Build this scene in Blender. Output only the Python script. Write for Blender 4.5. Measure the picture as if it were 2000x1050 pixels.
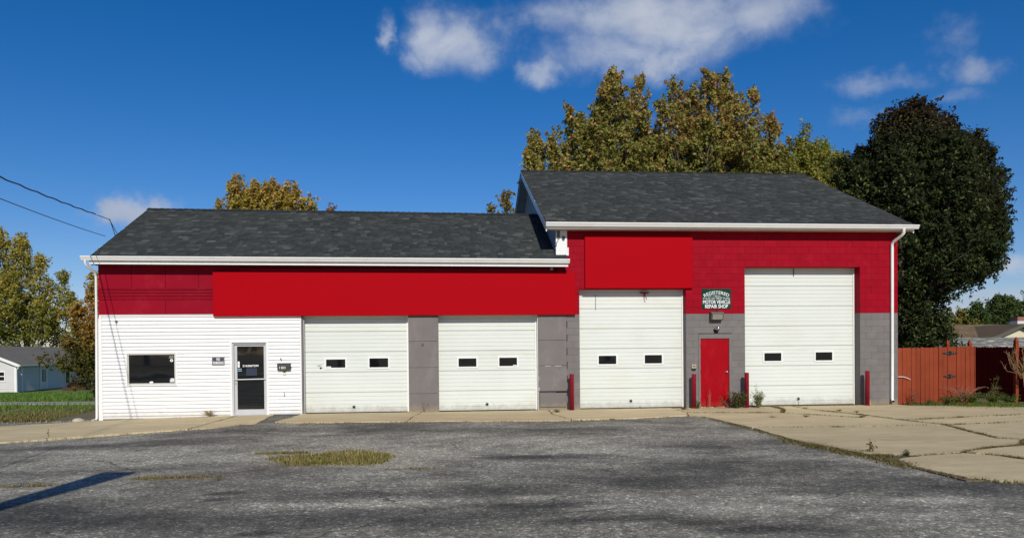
import bpy, math, random
import numpy as np
from mathutils import Matrix, Vector

for o in list(bpy.data.objects):
    bpy.data.objects.remove(o)
sc = bpy.context.scene
COL = sc.collection
random.seed(7)
rng = np.random.default_rng(11)

# ------------------------------------------------------------------ camera
CAM = Vector((0.0, -21.4, 1.712))
cd = bpy.data.cameras.new('camera')
cam = bpy.data.objects.new('camera', cd)
COL.objects.link(cam)
Rv = Vector((0.99605835, -0.08822569, -0.00916419))
Uv = Vector((0.0101993, 0.01128894, 0.99988426))
Fv = Vector((0.08811203, 0.99603654, -0.01214428))
cam.matrix_world = Matrix(((Rv.x, Uv.x, -Fv.x, CAM.x), (Rv.y, Uv.y, -Fv.y, CAM.y),
                           (Rv.z, Uv.z, -Fv.z, CAM.z), (0, 0, 0, 1)))
cd.sensor_width = 36.0
cd.lens = 26.006
cd.shift_y = 0.0892
cd.clip_start = 0.1
cd.clip_end = 3000
sc.camera = cam

# ------------------------------------------------------------------ sky and sun
SUN_EL, SUN_HD = math.radians(33.0), math.radians(3.0)
W = bpy.data.worlds.new('World')
sc.world = W
W.use_nodes = True
wn, wl = W.node_tree.nodes, W.node_tree.links
wn.clear()


def wmath(op, a=None, b=None, c=None, clamp=False):
    n = wn.new('ShaderNodeMath')
    n.operation = op
    n.use_clamp = clamp
    for i, v in enumerate((a, b, c)):
        if v is None:
            continue
        if isinstance(v, (int, float)):
            n.inputs[i].default_value = v
        else:
            wl.new(v, n.inputs[i])
    return n.outputs[0]


sky = wn.new('ShaderNodeTexSky')
sky.sky_type = 'NISHITA'
sky.sun_disc = False
sky.sun_elevation = SUN_EL
sky.sun_rotation = math.pi - SUN_HD
sky.air_density = 1.0
sky.dust_density = 0.25
sky.ozone_density = 4.0
sky.altitude = 200
hs = wn.new('ShaderNodeHueSaturation')
hs.inputs['Saturation'].default_value = 1.36
hs.inputs['Value'].default_value = 0.084
wl.new(sky.outputs[0], hs.inputs['Color'])
tc = wn.new('ShaderNodeTexCoord')
sep = wn.new('ShaderNodeSeparateXYZ')
wl.new(tc.outputs['Generated'], sep.inputs[0])
wpn = wn.new('ShaderNodeTexNoise')
wpn.inputs['Scale'].default_value = 7.0
wpn.inputs['Detail'].default_value = 7
wpn.inputs['Roughness'].default_value = .62
wl.new(tc.outputs['Generated'], wpn.inputs['Vector'])
wsp = wn.new('ShaderNodeSeparateColor')
wl.new(wpn.outputs[1], wsp.inputs[0])
AZ = wmath('ADD', wmath('ARCTAN2', sep.outputs[0], sep.outputs[1]), wmath('MULTIPLY', wmath('SUBTRACT', wsp.outputs[0], .5), .22))
EZ = wmath('ADD', sep.outputs[2], wmath('MULTIPLY', wmath('SUBTRACT', wsp.outputs[1], .5), .11))
# scattered fair-weather clouds: direction of each, width, height, density
CLOUDS = [(0.2688, 0.882, 0.400, .135, .046, 1.12), (0.235, 0.90, 0.362, .055, .026, 1.0), (0.1405, 0.9034, 0.412, .12, .026, .62), (0.0311, 0.9213, 0.3876, .060, .034, .92),
          (-0.0656, 0.9162, 0.3952, .022, .017, .66), (0.1241, 0.9269, 0.350, .036, .018, .72), (0.36, 0.84, 0.400, .085, .038, .95),
          (0.5732, 0.7606, 0.3049, .034, .020, .82), (0.4963, 0.8117, 0.302, .048, .015, .66), (0.5512, 0.7627, 0.3384, .030, .022, .60),
          (-0.378, 0.9109, 0.174, .034, .016, 1.5), (0.4904, 0.828, 0.270, .036, .014, .75), (0.615, 0.7839, 0.085, .065, .012, 1.05),
          (0.5672, 0.7766, 0.2741, .036, .012, .55), (0.22, 0.90, 0.372, .10, .030, 1.0), (-0.012, 0.92, 0.372, .035, .016, .62),
          (0.63, 0.77, 0.045, .12, .012, .6), (-0.75, 0.65, 0.30, .12, .04, .8), (-0.95, 0.1, 0.22, .2, .04, .8), (0.9, 0.3, 0.25, .16, .04, .9),
          (0.8, -0.5, 0.3, .2, .05, .9), (-0.5, -0.8, 0.35, .2, .05, .9), (0.1, -0.9, 0.25, .16, .03, .8)]
mask = None
for (x, y, z, ra, re, wgt) in CLOUDS:
    a0 = math.atan2(x, y)
    da = wmath('DIVIDE', wmath('SUBTRACT', AZ, a0), ra)
    de = wmath('DIVIDE', wmath('SUBTRACT', EZ, z), re)
    r2 = wmath('ADD', wmath('MULTIPLY', da, da), wmath('MULTIPLY', de, de))
    g = wmath('MULTIPLY', wmath('EXPONENT', wmath('MULTIPLY', r2, -0.8)), wgt)
    mask = g if mask is None else wmath('MAXIMUM', mask, g)
mp = wn.new('ShaderNodeMapping')
mp.inputs['Scale'].default_value = (1, 1, 1.7)
wl.new(tc.outputs['Generated'], mp.inputs[0])
n1 = wn.new('ShaderNodeTexNoise')
n1.inputs['Scale'].default_value = 9.0
n1.inputs['Detail'].default_value = 9
n1.inputs['Roughness'].default_value = .58
n1.inputs['Distortion'].default_value = .35
wl.new(mp.outputs[0], n1.inputs['Vector'])
nz = wmath('MULTIPLY', wmath('SUBTRACT', n1.outputs[0], 0.5), 2.1)
den = wmath('ADD', mask, wmath('MULTIPLY', nz, wmath('ADD', wmath('MULTIPLY', mask, .75), .12)))
ss = wn.new('ShaderNodeMapRange')
ss.interpolation_type = 'SMOOTHSTEP'
ss.inputs['From Min'].default_value = .16
ss.inputs['From Max'].default_value = 1.25
ss.inputs['To Max'].default_value = .88
wl.new(den, ss.inputs['Value'])
n2 = wn.new('ShaderNodeTexNoise')
n2.inputs['Scale'].default_value = 5
n2.inputs['Detail'].default_value = 4
wl.new(mp.outputs[0], n2.inputs['Vector'])
cr = wn.new('ShaderNodeValToRGB')
cr.color_ramp.elements[0].position = .35
cr.color_ramp.elements[0].color = (.34, .40, .53, 1)
cr.color_ramp.elements[1].position = .66
cr.color_ramp.elements[1].color = (.60, .635, .70, 1)
wl.new(n2.outputs[0], cr.inputs[0])
mx = wn.new('ShaderNodeMix')
mx.data_type = 'RGBA'
wl.new(ss.outputs[0], mx.inputs[0])
tn = wn.new('ShaderNodeMix')
tn.data_type = 'RGBA'
tn.blend_type = 'MULTIPLY'
tn.inputs[0].default_value = 1.0
tn.inputs[7].default_value = (1.0, .90, 1.06, 1)
wl.new(hs.outputs[0], tn.inputs[6])
wl.new(tn.outputs[2], mx.inputs[6])
wl.new(cr.outputs[0], mx.inputs[7])
bg = wn.new('ShaderNodeBackground')
bg.inputs['Strength'].default_value = 1.0
wl.new(mx.outputs[2], bg.inputs['Color'])
wo = wn.new('ShaderNodeOutputWorld')
wl.new(bg.outputs[0], wo.inputs[0])

sl = bpy.data.lights.new('sun', 'SUN')
sl.energy = 3.8
sl.angle = math.radians(0.5)
sl.color = (1.0, .945, .85)
sun = bpy.data.objects.new('sun', sl)
sd = Vector((-math.sin(SUN_HD) * math.cos(SUN_EL), math.cos(SUN_HD) * math.cos(SUN_EL), -math.sin(SUN_EL)))
sun.rotation_euler = sd.to_track_quat('-Z', 'Y').to_euler()
sun.location = (5, -40, 40)
COL.objects.link(sun)
sc.view_settings.view_transform = 'Standard'
sc.view_settings.look = 'None'
sc.view_settings.exposure = 0
sc.view_settings.gamma = 1
sc.view_settings.use_curve_mapping = False
sc.render.engine = 'CYCLES'
sc.cycles.max_bounces = 6
sc.cycles.diffuse_bounces = 3
sc.cycles.glossy_bounces = 3
sc.cycles.transparent_max_bounces = 8


# ------------------------------------------------------------------ materials
class NT:
    def __init__(s, name):
        s.m = bpy.data.materials.new(name)
        s.m.use_nodes = True
        s.n, s.l = s.m.node_tree.nodes, s.m.node_tree.links
        s.b = s.n['Principled BSDF']

    def link(s, a, b):
        s.l.new(a, b)

    def math(s, op, a, b=None, clamp=False):
        n = s.n.new('ShaderNodeMath')
        n.operation = op
        n.use_clamp = clamp
        for i, v in enumerate((a, b)):
            if v is None:
                continue
            if isinstance(v, (int, float)):
                n.inputs[i].default_value = v
            else:
                s.l.new(v, n.inputs[i])
        return n.outputs[0]

    def pos(s, scale=(1, 1, 1)):
        g = s.n.new('ShaderNodeNewGeometry')
        m = s.n.new('ShaderNodeMapping')
        m.inputs['Scale'].default_value = scale
        s.l.new(g.outputs['Position'], m.inputs[0])
        return m.outputs[0]

    def noise(s, scale, detail=4, rough=.55, vec=None, dist=0):
        n = s.n.new('ShaderNodeTexNoise')
        n.inputs['Scale'].default_value = scale
        n.inputs['Detail'].default_value = detail
        n.inputs['Roughness'].default_value = rough
        n.inputs['Distortion'].default_value = dist
        if vec is None:
            vec = s.pos()
        s.l.new(vec, n.inputs['Vector'])
        return n.outputs[0]

    def ramp(s, v, stops):
        r = s.n.new('ShaderNodeValToRGB')
        e = r.color_ramp.elements
        while len(e) > len(stops):
            e.remove(e[-1])
        while len(e) < len(stops):
            e.new(.5)
        for q, (p, c) in zip(e, stops):
            q.position = p
            q.color = (c, c, c, 1) if isinstance(c, (int, float)) else (*c, 1)
        s.l.new(v, r.inputs[0])
        return r.outputs[0]

    def mix(s, f, a, b, mode='MIX'):
        n = s.n.new('ShaderNodeMix')
        n.data_type = 'RGBA'
        n.blend_type = mode
        for i, v in ((0, f), (6, a), (7, b)):
            if isinstance(v, (int, float)):
                n.inputs[i].default_value = v if i == 0 else (v, v, v, 1)
            elif isinstance(v, tuple):
                n.inputs[i].default_value = (*v, 1)
            else:
                s.l.new(v, n.inputs[i])
        return n.outputs[2]

    def bump(s, h, strength=.3, dist=.01):
        n = s.n.new('ShaderNodeBump')
        n.inputs['Strength'].default_value = strength
        n.inputs['Distance'].default_value = dist
        s.l.new(h, n.inputs['Height'])
        s.l.new(n.outputs[0], s.b.inputs['Normal'])

    def attr(s, name, out='Color'):
        a = s.n.new('ShaderNodeAttribute')
        a.attribute_name = name
        return a.outputs[out]


def mat(name, col, rough=.6, var=.08, scale=2.5, bump=0., bscale=60, bdist=.004, metal=0., spec=.4, objvar=0., dirt=None, foot_ao_dirt=0.):
    t = NT(name)
    f = t.ramp(t.noise(scale, 6, .6), [(.25, 1 - var), (.75, 1 + var)])
    c = t.mix(1.0, col, f, 'MULTIPLY')
    if objvar:
        oi = t.n.new('ShaderNodeObjectInfo')
        r = t.ramp(oi.outputs['Random'], [(0, 1 - objvar), (1, 1 + objvar)])
        c = t.mix(1.0, c, r, 'MULTIPLY')
    if dirt:
        dcol, amt, dscale, vec = dirt
        d = t.ramp(t.noise(dscale, 7, .65, t.pos(vec)), [(.52, 0.), (.75, amt)])
        c = t.mix(d, c, dcol)
    if foot_ao_dirt:  # brown dirt together with painted contact shade, fading up from the ground
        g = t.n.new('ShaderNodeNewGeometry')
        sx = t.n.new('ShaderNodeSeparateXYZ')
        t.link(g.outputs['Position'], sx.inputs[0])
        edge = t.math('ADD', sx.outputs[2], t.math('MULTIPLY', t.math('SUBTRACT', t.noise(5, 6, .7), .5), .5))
        c = t.mix(t.math('MULTIPLY', t.ramp(edge, [(-.0, 1.), (.22, 0.)]), foot_ao_dirt), c, (.30, .24, .16))
    t.link(c, t.b.inputs['Base Color'])
    t.b.inputs['Roughness'].default_value = rough
    t.b.inputs['Metallic'].default_value = metal
    t.b.inputs['Specular IOR Level'].default_value = spec
    if bump:
        t.bump(t.noise(bscale, 4, .6), bump, bdist)
    return t.m


V = (1, 1, .25)
WHITE = mat('white_vinyl', (.80, .80, .77), .42, .03, 1.2, dirt=((.52, .50, .44), .20, 2.2, (1, 1, .5)), objvar=.025, foot_ao_dirt=.35)
TRIM = mat('white_trim', (.80, .80, .77), .40, .04, 3, dirt=((.5, .48, .42), .25, 6, (1, 1, 1)))
GUTTER = mat('white_gutter', (.80, .80, .76), .35, .04, 3, dirt=((.42, .42, .36), .22, 9, (.4, 1, 1)))
DOORW = mat('painted_steel_door', (.69, .72, .66), .45, .03, .9, dirt=((.60, .55, .42), .35, 1.3, (.5, 1, 1.2)), objvar=.015, foot_ao_dirt=.5)
GREYW = mat('gray_panel_paint', (.182, .163, .154), .62, .12, 1.6, .12, 40, dirt=((.30, .28, .27), .5, 2.0, (1, 1, .6)), spec=.10, foot_ao_dirt=.7)
GREYB = mat('gray_block_paint', (.175, .161, .153), .72, .07, 2.2, .35, 70, .004, objvar=.05, dirt=((.29, .275, .265), .35, 1.7, (1, 1, 1)), spec=.10, foot_ao_dirt=.7)
REDB = mat('red_block_paint', (.290, .004, .014), .60, .08, 2.2, .35, 70, .004, objvar=.06, dirt=((.38, .02, .03), .35, 2.4, (1, 1, 1)), spec=.05)
REDP = mat('red_panel_paint', (.265, .005, .017), .5, .07, 1.5, .05, 30, objvar=.03, dirt=((.40, .03, .045), .4, 1.5, (1, 1, 1)), spec=.05)
BOARD = mat('red_sign_face', (.372, .0010, .0060), .55, .015, 1.0, spec=.04)
BOARDD = mat('dark_red_sign_strip', (.32, .004, .018), .6, .03, 1.0, spec=.06)
REDD = mat('red_door_paint', (.320, .001, .006), .36, .10, 2.5, .05, 18, dirt=((.42, .03, .04), .30, 3.5, (1.5, 1, .5)), spec=.12, foot_ao_dirt=.12)
BOLL = mat('bollard_paint', (.225, .006, .016), .45, .15, 5, .1, 30, dirt=((.08, .012, .012), .6, 7, (1, 1, .4)), spec=.2)
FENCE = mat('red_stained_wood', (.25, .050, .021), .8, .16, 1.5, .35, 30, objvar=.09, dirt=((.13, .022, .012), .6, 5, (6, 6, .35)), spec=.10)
FENCE_SHADE = mat('shade_darkened_red_wood', (.16, .012, .010), .8, .2, 1.5, .3, 30, objvar=.12, dirt=((.08, .008, .008), .6, 5, (6, 6, .35)), spec=.10)  # the red fence stain again, with the shaded side's darkness put into the colour
BLACK = mat('black_metal', (.012, .012, .013), .5, .1, 8)
DARK = mat('dark_interior', (.015, .015, .015), .9, .1, 3)
ALU = mat('brushed_aluminium', (.60, .60, .60), .35, .05, 4, metal=.25, spec=.5)
ALMOND = mat('almond_sash', (.56, .54, .47), .5, .05, 4)
STEEL = mat('chrome_steel', (.62, .62, .62), .22, .05, 6, metal=.95)
BRONZE = mat('bronze_lamp_metal', (.10, .095, .085), .5, .15, 9)
LENS = mat('dusty_lamp_glass', (.26, .25, .21), .25, .25, 18, spec=.6)
IVORY = mat('ivory_plastic', (.46, .40, .27), .5, .04, 6)
MAILM = mat('pewter_metal', (.075, .070, .062), .45, .15, 9, metal=.3)
GREEN = mat('green_enamel', (.002, .048, .028), .4, .05, 5, spec=.1)
LETTER = mat('white_lettering', (.82, .82, .80), .5, .02, 5)
SIGNG = mat('dark_gray_sign', (.060, .060, .064), .5, .05, 5)
SILVER = mat('silver_border', (.40, .40, .40), .4, .08, 6)
STICK = mat('white_sticker', (.66, .68, .68), .5, .06, 12)
STICKB = mat('pale_blue_sticker', (.25, .45, .55), .5, .08, 12)
SCREEN = mat('dark_blue_notice', (.020, .032, .060), .5, .15, 12)
SOFF = mat('soffit_panel_paint', (.60, .53, .45), .6, .10, 3, objvar=.06, dirt=((.35, .20, .14), .5, 4, (3, 1, 1)))
GREYSOFF = mat('gray_rake_soffit', (.36, .40, .40), .6, .06, 3)
SHADESID = mat('gable_shade_siding', (.42, .46, .50), .5, .04, 2, objvar=.03)  # bluish sky-lit shade of the gable put into the siding colour
ROOFB = mat('roof_underlay', (.03, .032, .032), .9, .1, 4)
WOODP = mat('bare_wood_scrap', (.50, .34, .20), .8, .2, 8)
CABLE = mat('black_cable', (.012, .012, .016), .6, .05, 4)
BARK = mat('bark', (.085, .065, .048), .9, .3, 6, .6, 20, .02)
BARKG = mat('gray_bark', (.13, .115, .095), .9, .3, 6, .6, 20, .02)
STONE = mat('pale_stone', (.48, .43, .34), .85, .15, 9, .4, 25)
LEAD = mat('lead_flashing', (.30, .31, .32), .5, .1, 6)


def make_glass():
    t = NT('dark_window_glass')
    t.b.inputs['Base Color'].default_value = (.006, .007, .008, 1)
    t.b.inputs['Roughness'].default_value = .03
    t.b.inputs['IOR'].default_value = 1.62
    t.b.inputs['Specular IOR Level'].default_value = .6
    t.bump(t.noise(1.3, 2, .5), .10, .02)
    return t.m


GLASS = make_glass()


def make_shingle(name, lo, mid, hi):
    t = NT(name)
    c = t.attr('tint', 'Fac')
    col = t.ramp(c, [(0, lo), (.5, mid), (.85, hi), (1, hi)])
    g = t.ramp(t.noise(140, 3, .7), [(.3, .65), (.7, 1.35)])
    g2 = t.ramp(t.noise(1.1, 5, .6), [(.3, .9), (.7, 1.1)])
    col = t.mix(1, t.mix(1, col, g, 'MULTIPLY'), g2, 'MULTIPLY')
    t.link(col, t.b.inputs['Base Color'])
    t.b.inputs['Roughness'].default_value = .92
    t.b.inputs['Specular IOR Level'].default_value = .2
    t.bump(t.noise(160, 3, .7), .5, .004)
    return t.m


SHING = make_shingle('asphalt_shingle', (.018, .021, .021), (.044, .049, .047), (.082, .091, .087))


def make_leaf(name, trans=.42):
    t = NT(name)
    c = t.attr('col')
    t.link(c, t.b.inputs['Base Color'])
    t.b.inputs['Roughness'].default_value = .65
    t.b.inputs['Specular IOR Level'].default_value = .12
    tr = t.n.new('ShaderNodeBsdfTranslucent')
    t.link(c, tr.inputs['Color'])
    ms = t.n.new('ShaderNodeMixShader')
    ms.inputs[0].default_value = trans
    t.link(t.b.outputs[0], ms.inputs[1])
    t.link(tr.outputs[0], ms.inputs[2])
    t.link(ms.outputs[0], t.n['Material Output'].inputs[0])
    return t.m


LEAF = make_leaf('leaf')
BLADE = make_leaf('grass_blade', .3)


def make_asphalt():
    t = NT('weathered_asphalt')
    fine = t.noise(60, 3, .8)
    mid = t.noise(13, 5, .78)
    blot = t.noise(.50, 9, .68, t.pos((.75, 1.15, 1)), .6)
    blot2 = t.noise(2.1, 7, .70, t.pos((.75, 1.2, 1)), .4)
    st = t.attr('stain', 'Fac')
    v = t.math('ADD', t.math('MULTIPLY', blot, 1.0), t.math('MULTIPLY', blot2, .40))
    v = t.math('ADD', t.math('ADD', v, t.math('MULTIPLY', st, .9)), -.04)
    base = t.ramp(v, [(.43, (.078, .075, .065)), (.58, (.140, .133, .110)), (.70, (.232, .218, .175)), (.90, (.42, .395, .31))])
    spec = t.ramp(fine, [(.30, .40), (.48, .85), (.60, 1.35), (.72, 2.4)])
    vo = t.n.new('ShaderNodeTexVoronoi')
    vo.inputs['Scale'].default_value = 36
    t.link(t.pos(), vo.inputs['Vector'])
    vs_ = t.n.new('ShaderNodeSeparateColor')
    t.link(vo.outputs['Color'], vs_.inputs[0])
    chips = t.ramp(vs_.outputs[0], [(0, .62), (.35, .9), (.88, 1.0), (.95, 2.0)])
    sp2 = t.ramp(mid, [(.32, .55), (.68, 1.45)])
    c = t.mix(1, t.mix(1, t.mix(1, base, spec, 'MULTIPLY'), chips, 'MULTIPLY'), sp2, 'MULTIPLY')
    # wandering hairline cracks
    wv = t.n.new('ShaderNodeTexNoise')
    wv.inputs['Scale'].default_value = 1.6
    wv.inputs['Detail'].default_value = 6
    t.link(t.pos(), wv.inputs['Vector'])
    va = t.n.new('ShaderNodeVectorMath')
    va.operation = 'MULTIPLY_ADD'
    t.link(wv.outputs[1], va.inputs[0])
    va.inputs[1].default_value = (.7, .7, 0)
    t.link(t.pos(), va.inputs[2])
    ve = t.n.new('ShaderNodeTexVoronoi')
    ve.feature = 'DISTANCE_TO_EDGE'
    ve.inputs['Scale'].default_value = .30
    t.link(va.outputs[0], ve.inputs['Vector'])
    crk = t.ramp(ve.outputs['Distance'], [(.0015, 1.), (.006, 0.)])
    crk = t.math('MULTIPLY', crk, t.ramp(t.noise(.45, 3, .5), [(.48, 0.), (.56, .75)]), True)
    c = t.mix(crk, c, (.030, .027, .022))
    moss = t.attr('moss', 'Fac')
    mm = t.math('MULTIPLY', moss, t.ramp(t.noise(14, 4, .7), [(.38, 0.), (.6, 1.)]), True)
    c = t.mix(mm, c, (.20, .14, .055))
    t.link(c, t.b.inputs['Base Color'])
    t.b.inputs['Roughness'].default_value = .9
    t.b.inputs['Specular IOR Level'].default_value = .12
    h = t.math('ADD', t.math('MULTIPLY', fine, .8), t.math('MULTIPLY', mid, .8))
    t.bump(h, .5, .009)
    return t.m


ASPH = make_asphalt()


def make_concrete():
    t = NT('tan_concrete')
    a = t.ramp(t.noise(.9, 6, .62, t.pos((.6, 1.3, 1))), [(.3, .84), (.7, 1.10)])
    b = t.ramp(t.noise(60, 4, .7), [(.3, .82), (.7, 1.15)])
    d = t.ramp(t.noise(2.6, 6, .7, t.pos((.5, 1.6, 1)), .5), [(.46, 0.), (.72, .60)])
    c = t.mix(1, t.mix(1, (.58, .475, .275), a, 'MULTIPLY'), b, 'MULTIPLY')
    c = t.mix(d, c, (.38, .295, .165))
    oi = t.n.new('ShaderNodeObjectInfo')
    c = t.mix(1, c, t.ramp(oi.outputs['Random'], [(0, .93), (1, 1.06)]), 'MULTIPLY')
    t.link(c, t.b.inputs['Base Color'])
    t.b.inputs['Roughness'].default_value = .9
    t.b.inputs['Specular IOR Level'].default_value = .25
    t.bump(t.math('ADD', t.noise(70, 4, .7), t.noise(6, 5, .6)), .35, .006)
    return t.m


CONC = make_concrete()


def make_ground():
    t = NT('lawn_soil')
    a = t.noise(.35, 6, .6, None, .3)
    c = t.ramp(a, [(.35, (.10, .15, .022)), (.55, (.10, .17, .025)), (.7, (.15, .165, .04))])
    b = t.ramp(t.noise(45, 4, .7), [(.3, .55), (.7, 1.4)])
    dry = t.attr('dry', 'Fac')
    c = t.mix(dry, c, (.170, .135, .070))
    c = t.mix(1, c, b, 'MULTIPLY')
    t.link(c, t.b.inputs['Base Color'])
    t.b.inputs['Roughness'].default_value = .95
    t.bump(t.noise(30, 4, .7), .8, .04)
    return t.m


GROUND = make_ground()
DIRT = mat('joint_dirt', (.15, .115, .068), .95, .3, 6, .5, 40)
GRAVELM = mat('gray_gravel', (.30, .28, .25), .9, .3, 30, .6, 60)
ROAD = mat('pale_driveway', (.30, .27, .22), .9, .12, 2)
HROOF = make_shingle('faded_gray_shingle', (.08, .074, .064), (.135, .125, .108), (.19, .175, .15))
HROOFT = make_shingle('tan_shingle', (.10, .070, .040), (.150, .110, .065), (.20, .15, .09))
HROOFW = make_shingle('weathered_pale_shingle', (.06, .06, .055), (.20, .20, .185), (.48, .47, .44))
HWALL = mat('house_siding', (.62, .60, .57), .5, .04, 2, objvar=.02)
HSHADE = mat('house_shade_siding', (.52, .52, .51), .5, .04, 2, objvar=.02)  # the house siding again, side-wall shade put into the colour
CREAM = mat('cream_gable', (.66, .58, .40), .5, .04, 2)
BRICKR = mat('chimney_brick', (.28, .12, .09), .8, .2, 9)


# ------------------------------------------------------------------ mesh building
class MB:
    def __init__(s):
        s.v, s.f, s.mi = [], [], []

    def box(s, x0, x1, y0, y1, z0, z1, mi=0):
        return s.hexa([(x0, y0, z0), (x1, y0, z0), (x1, y1, z0), (x0, y1, z0), (x0, y0, z1), (x1, y0, z1), (x1, y1, z1), (x0, y1, z1)], mi)

    def hexa(s, p, mi=0):
        n = len(s.v)
        s.v += [tuple(q) for q in p]
        s.f += [tuple(n + i for i in q) for q in ((0, 3, 2, 1), (4, 5, 6, 7), (0, 1, 5, 4), (1, 2, 6, 5), (2, 3, 7, 6), (3, 0, 4, 7))]
        s.mi += [mi] * 6
        return s

    def chbox(s, x0, x1, y0, y1, z0, z1, c=.006):
        """box whose front (y0) edges are chamfered by c"""
        n = len(s.v)
        s.v += [(x0 + c, y0, z0 + c), (x1 - c, y0, z0 + c), (x1 - c, y0, z1 - c), (x0 + c, y0, z1 - c),
                (x0, y0 + c, z0), (x1, y0 + c, z0), (x1, y0 + c, z1), (x0, y0 + c, z1),
                (x0, y1, z0), (x1, y1, z0), (x1, y1, z1), (x0, y1, z1)]
        q = [(0, 1, 2, 3)]
        for i in range(4):
            j = (i + 1) % 4
            q += [(4 + i, 4 + j, j, i), (8 + i, 8 + j, 4 + j, 4 + i)]
        q += [(11, 10, 9, 8)]
        s.f += [tuple(n + i for i in a) for a in q]
        s.mi += [0] * len(q)
        return s

    def prism(s, poly, axis, a0, a1, mi=0):
        """extrude a polygon along an axis: x -> poly (y, z); y -> poly (x, z); z -> poly (x, y)"""
        n, k = len(s.v), len(poly)
        for a in (a0, a1):
            for (p, q) in poly:
                s.v.append((a, p, q) if axis == 'x' else (p, a, q) if axis == 'y' else (p, q, a))
        s.f += [tuple(n + i for i in range(k))[::-1], tuple(n + k + i for i in range(k))]
        for i in range(k):
            j = (i + 1) % k
            s.f.append((n + i, n + j, n + k + j, n + k + i))
        s.mi += [mi] * (k + 2)
        return s

    def tube(s, pts, rad, seg=8, cap=True):
        pts = [Vector(p) for p in pts]
        n0 = len(s.v)
        for i, p in enumerate(pts):
            d = (pts[min(i + 1, len(pts) - 1)] - pts[max(i - 1, 0)]).normalized()
            a = d.orthogonal() if i == 0 else (a - d * a.dot(d))
            a.normalize()
            b = d.cross(a)
            r = rad[i] if isinstance(rad, (list, tuple)) else rad
            for k in range(seg):
                t = 2 * math.pi * k / seg
                s.v.append(tuple(p + (a * math.cos(t) + b * math.sin(t)) * r))
        for i in range(len(pts) - 1):
            for k in range(seg):
                q = (k + 1) % seg
                s.f.append((n0 + i * seg + k, n0 + i * seg + q, n0 + (i + 1) * seg + q, n0 + (i + 1) * seg + k))
                s.mi.append(0)
        if cap:
            s.f.append(tuple(n0 + k for k in range(seg))[::-1])
            m = n0 + (len(pts) - 1) * seg
            s.f.append(tuple(m + k for k in range(seg)))
            s.mi += [0, 0]
        return s

    def lathe(s, prof, seg=14, c=(0, 0, 0)):
        n0 = len(s.v)
        for (r, z) in prof:
            for k in range(seg):
                t = 2 * math.pi * k / seg
                s.v.append((c[0] + r * math.cos(t), c[1] + r * math.sin(t), c[2] + z))
        for i in range(len(prof) - 1):
            for k in range(seg):
                q = (k + 1) % seg
                s.f.append((n0 + i * seg + k, n0 + i * seg + q, n0 + (i + 1) * seg + q, n0 + (i + 1) * seg + k))
                s.mi.append(0)
        s.f.append(tuple(n0 + k for k in range(seg))[::-1])
        m = n0 + (len(prof) - 1) * seg
        s.f.append(tuple(m + k for k in range(seg)))
        s.mi += [0, 0]
        return s

    def mesh(s, name, mats, smooth=False):
        me = bpy.data.meshes.new(name)
        me.from_pydata(s.v, [], s.f)
        for m in (mats if isinstance(mats, (list, tuple)) else [mats]):
            me.materials.append(m)
        if any(s.mi):
            me.polygons.foreach_set('material_index', s.mi)
        if smooth:
            me.polygons.foreach_set('use_smooth', [True] * len(me.polygons))
        me.update()
        return me

    def build(s, name, mats, parent=None, smooth=False, loc=None):
        return put(name, s.mesh(name, mats, smooth), parent, loc)


def put(name, me, parent=None, loc=None):
    o = bpy.data.objects.new(name, me)
    COL.objects.link(o)
    if parent is not None:
        o.parent = parent
        # parts are modelled in world coordinates; parents are unrotated empties
        o.matrix_parent_inverse = Matrix.Translation(-wloc(parent))
    if loc:
        o.location = loc
    return o


def wloc(o):
    return o.location.copy() if o.parent is None else Vector((0, 0, 0))


def tag(o, label=None, cat=None, group=None, kind=None):
    if label:
        o['label'] = label
    if cat:
        o['category'] = cat
    if group:
        o['group'] = group
    if kind:
        o['kind'] = kind
    return o


def thing(name, loc, label, cat, group=None):
    o = bpy.data.objects.new(name, None)
    o.empty_display_size = .2
    COL.objects.link(o)
    o.location = loc
    return tag(o, label, cat, group)


def box(name, m, parent, *d):
    return MB().box(*d).build(name, m, parent)


_dg = None


def text_mesh(txt, size, m, cx, cz, y, depth=.003, width=None, name='lettering', parent=None, arc=None, bold=0.0):
    """lettering standing on a wall that faces -Y; centred at (cx, cz); width squeezes it"""
    cu = bpy.data.curves.new('lettering', 'FONT')
    cu.body = txt
    cu.size = size
    cu.align_x = 'CENTER'
    cu.align_y = 'CENTER'
    cu.extrude = depth / 2
    cu.offset = bold
    cu.resolution_u = 3
    o = bpy.data.objects.new('lettering', cu)
    COL.objects.link(o)
    bpy.context.view_layer.update()
    me = bpy.data.meshes.new_from_object(o.evaluated_get(bpy.context.evaluated_depsgraph_get()))
    bpy.data.objects.remove(o)
    n = len(me.vertices)
    co = np.empty(n * 3)
    me.vertices.foreach_get('co', co)
    co = co.reshape(-1, 3)
    x, h, e = co[:, 0].copy(), co[:, 1].copy(), co[:, 2].copy()
    x -= (x.max() + x.min()) / 2
    h -= (h.max() + h.min()) / 2
    if width:
        x *= width / max(1e-6, x.max() - x.min())
    if arc:
        a = x / arc
        r = arc + h
        x, h = r * np.sin(a), r * np.cos(a) - arc
    out = np.stack([x + cx, y - e, h + cz], 1)
    me.vertices.foreach_set('co', out.ravel())
    me.materials.clear()
    me.materials.append(m)
    me.update()
    return put(name, me, parent)


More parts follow.
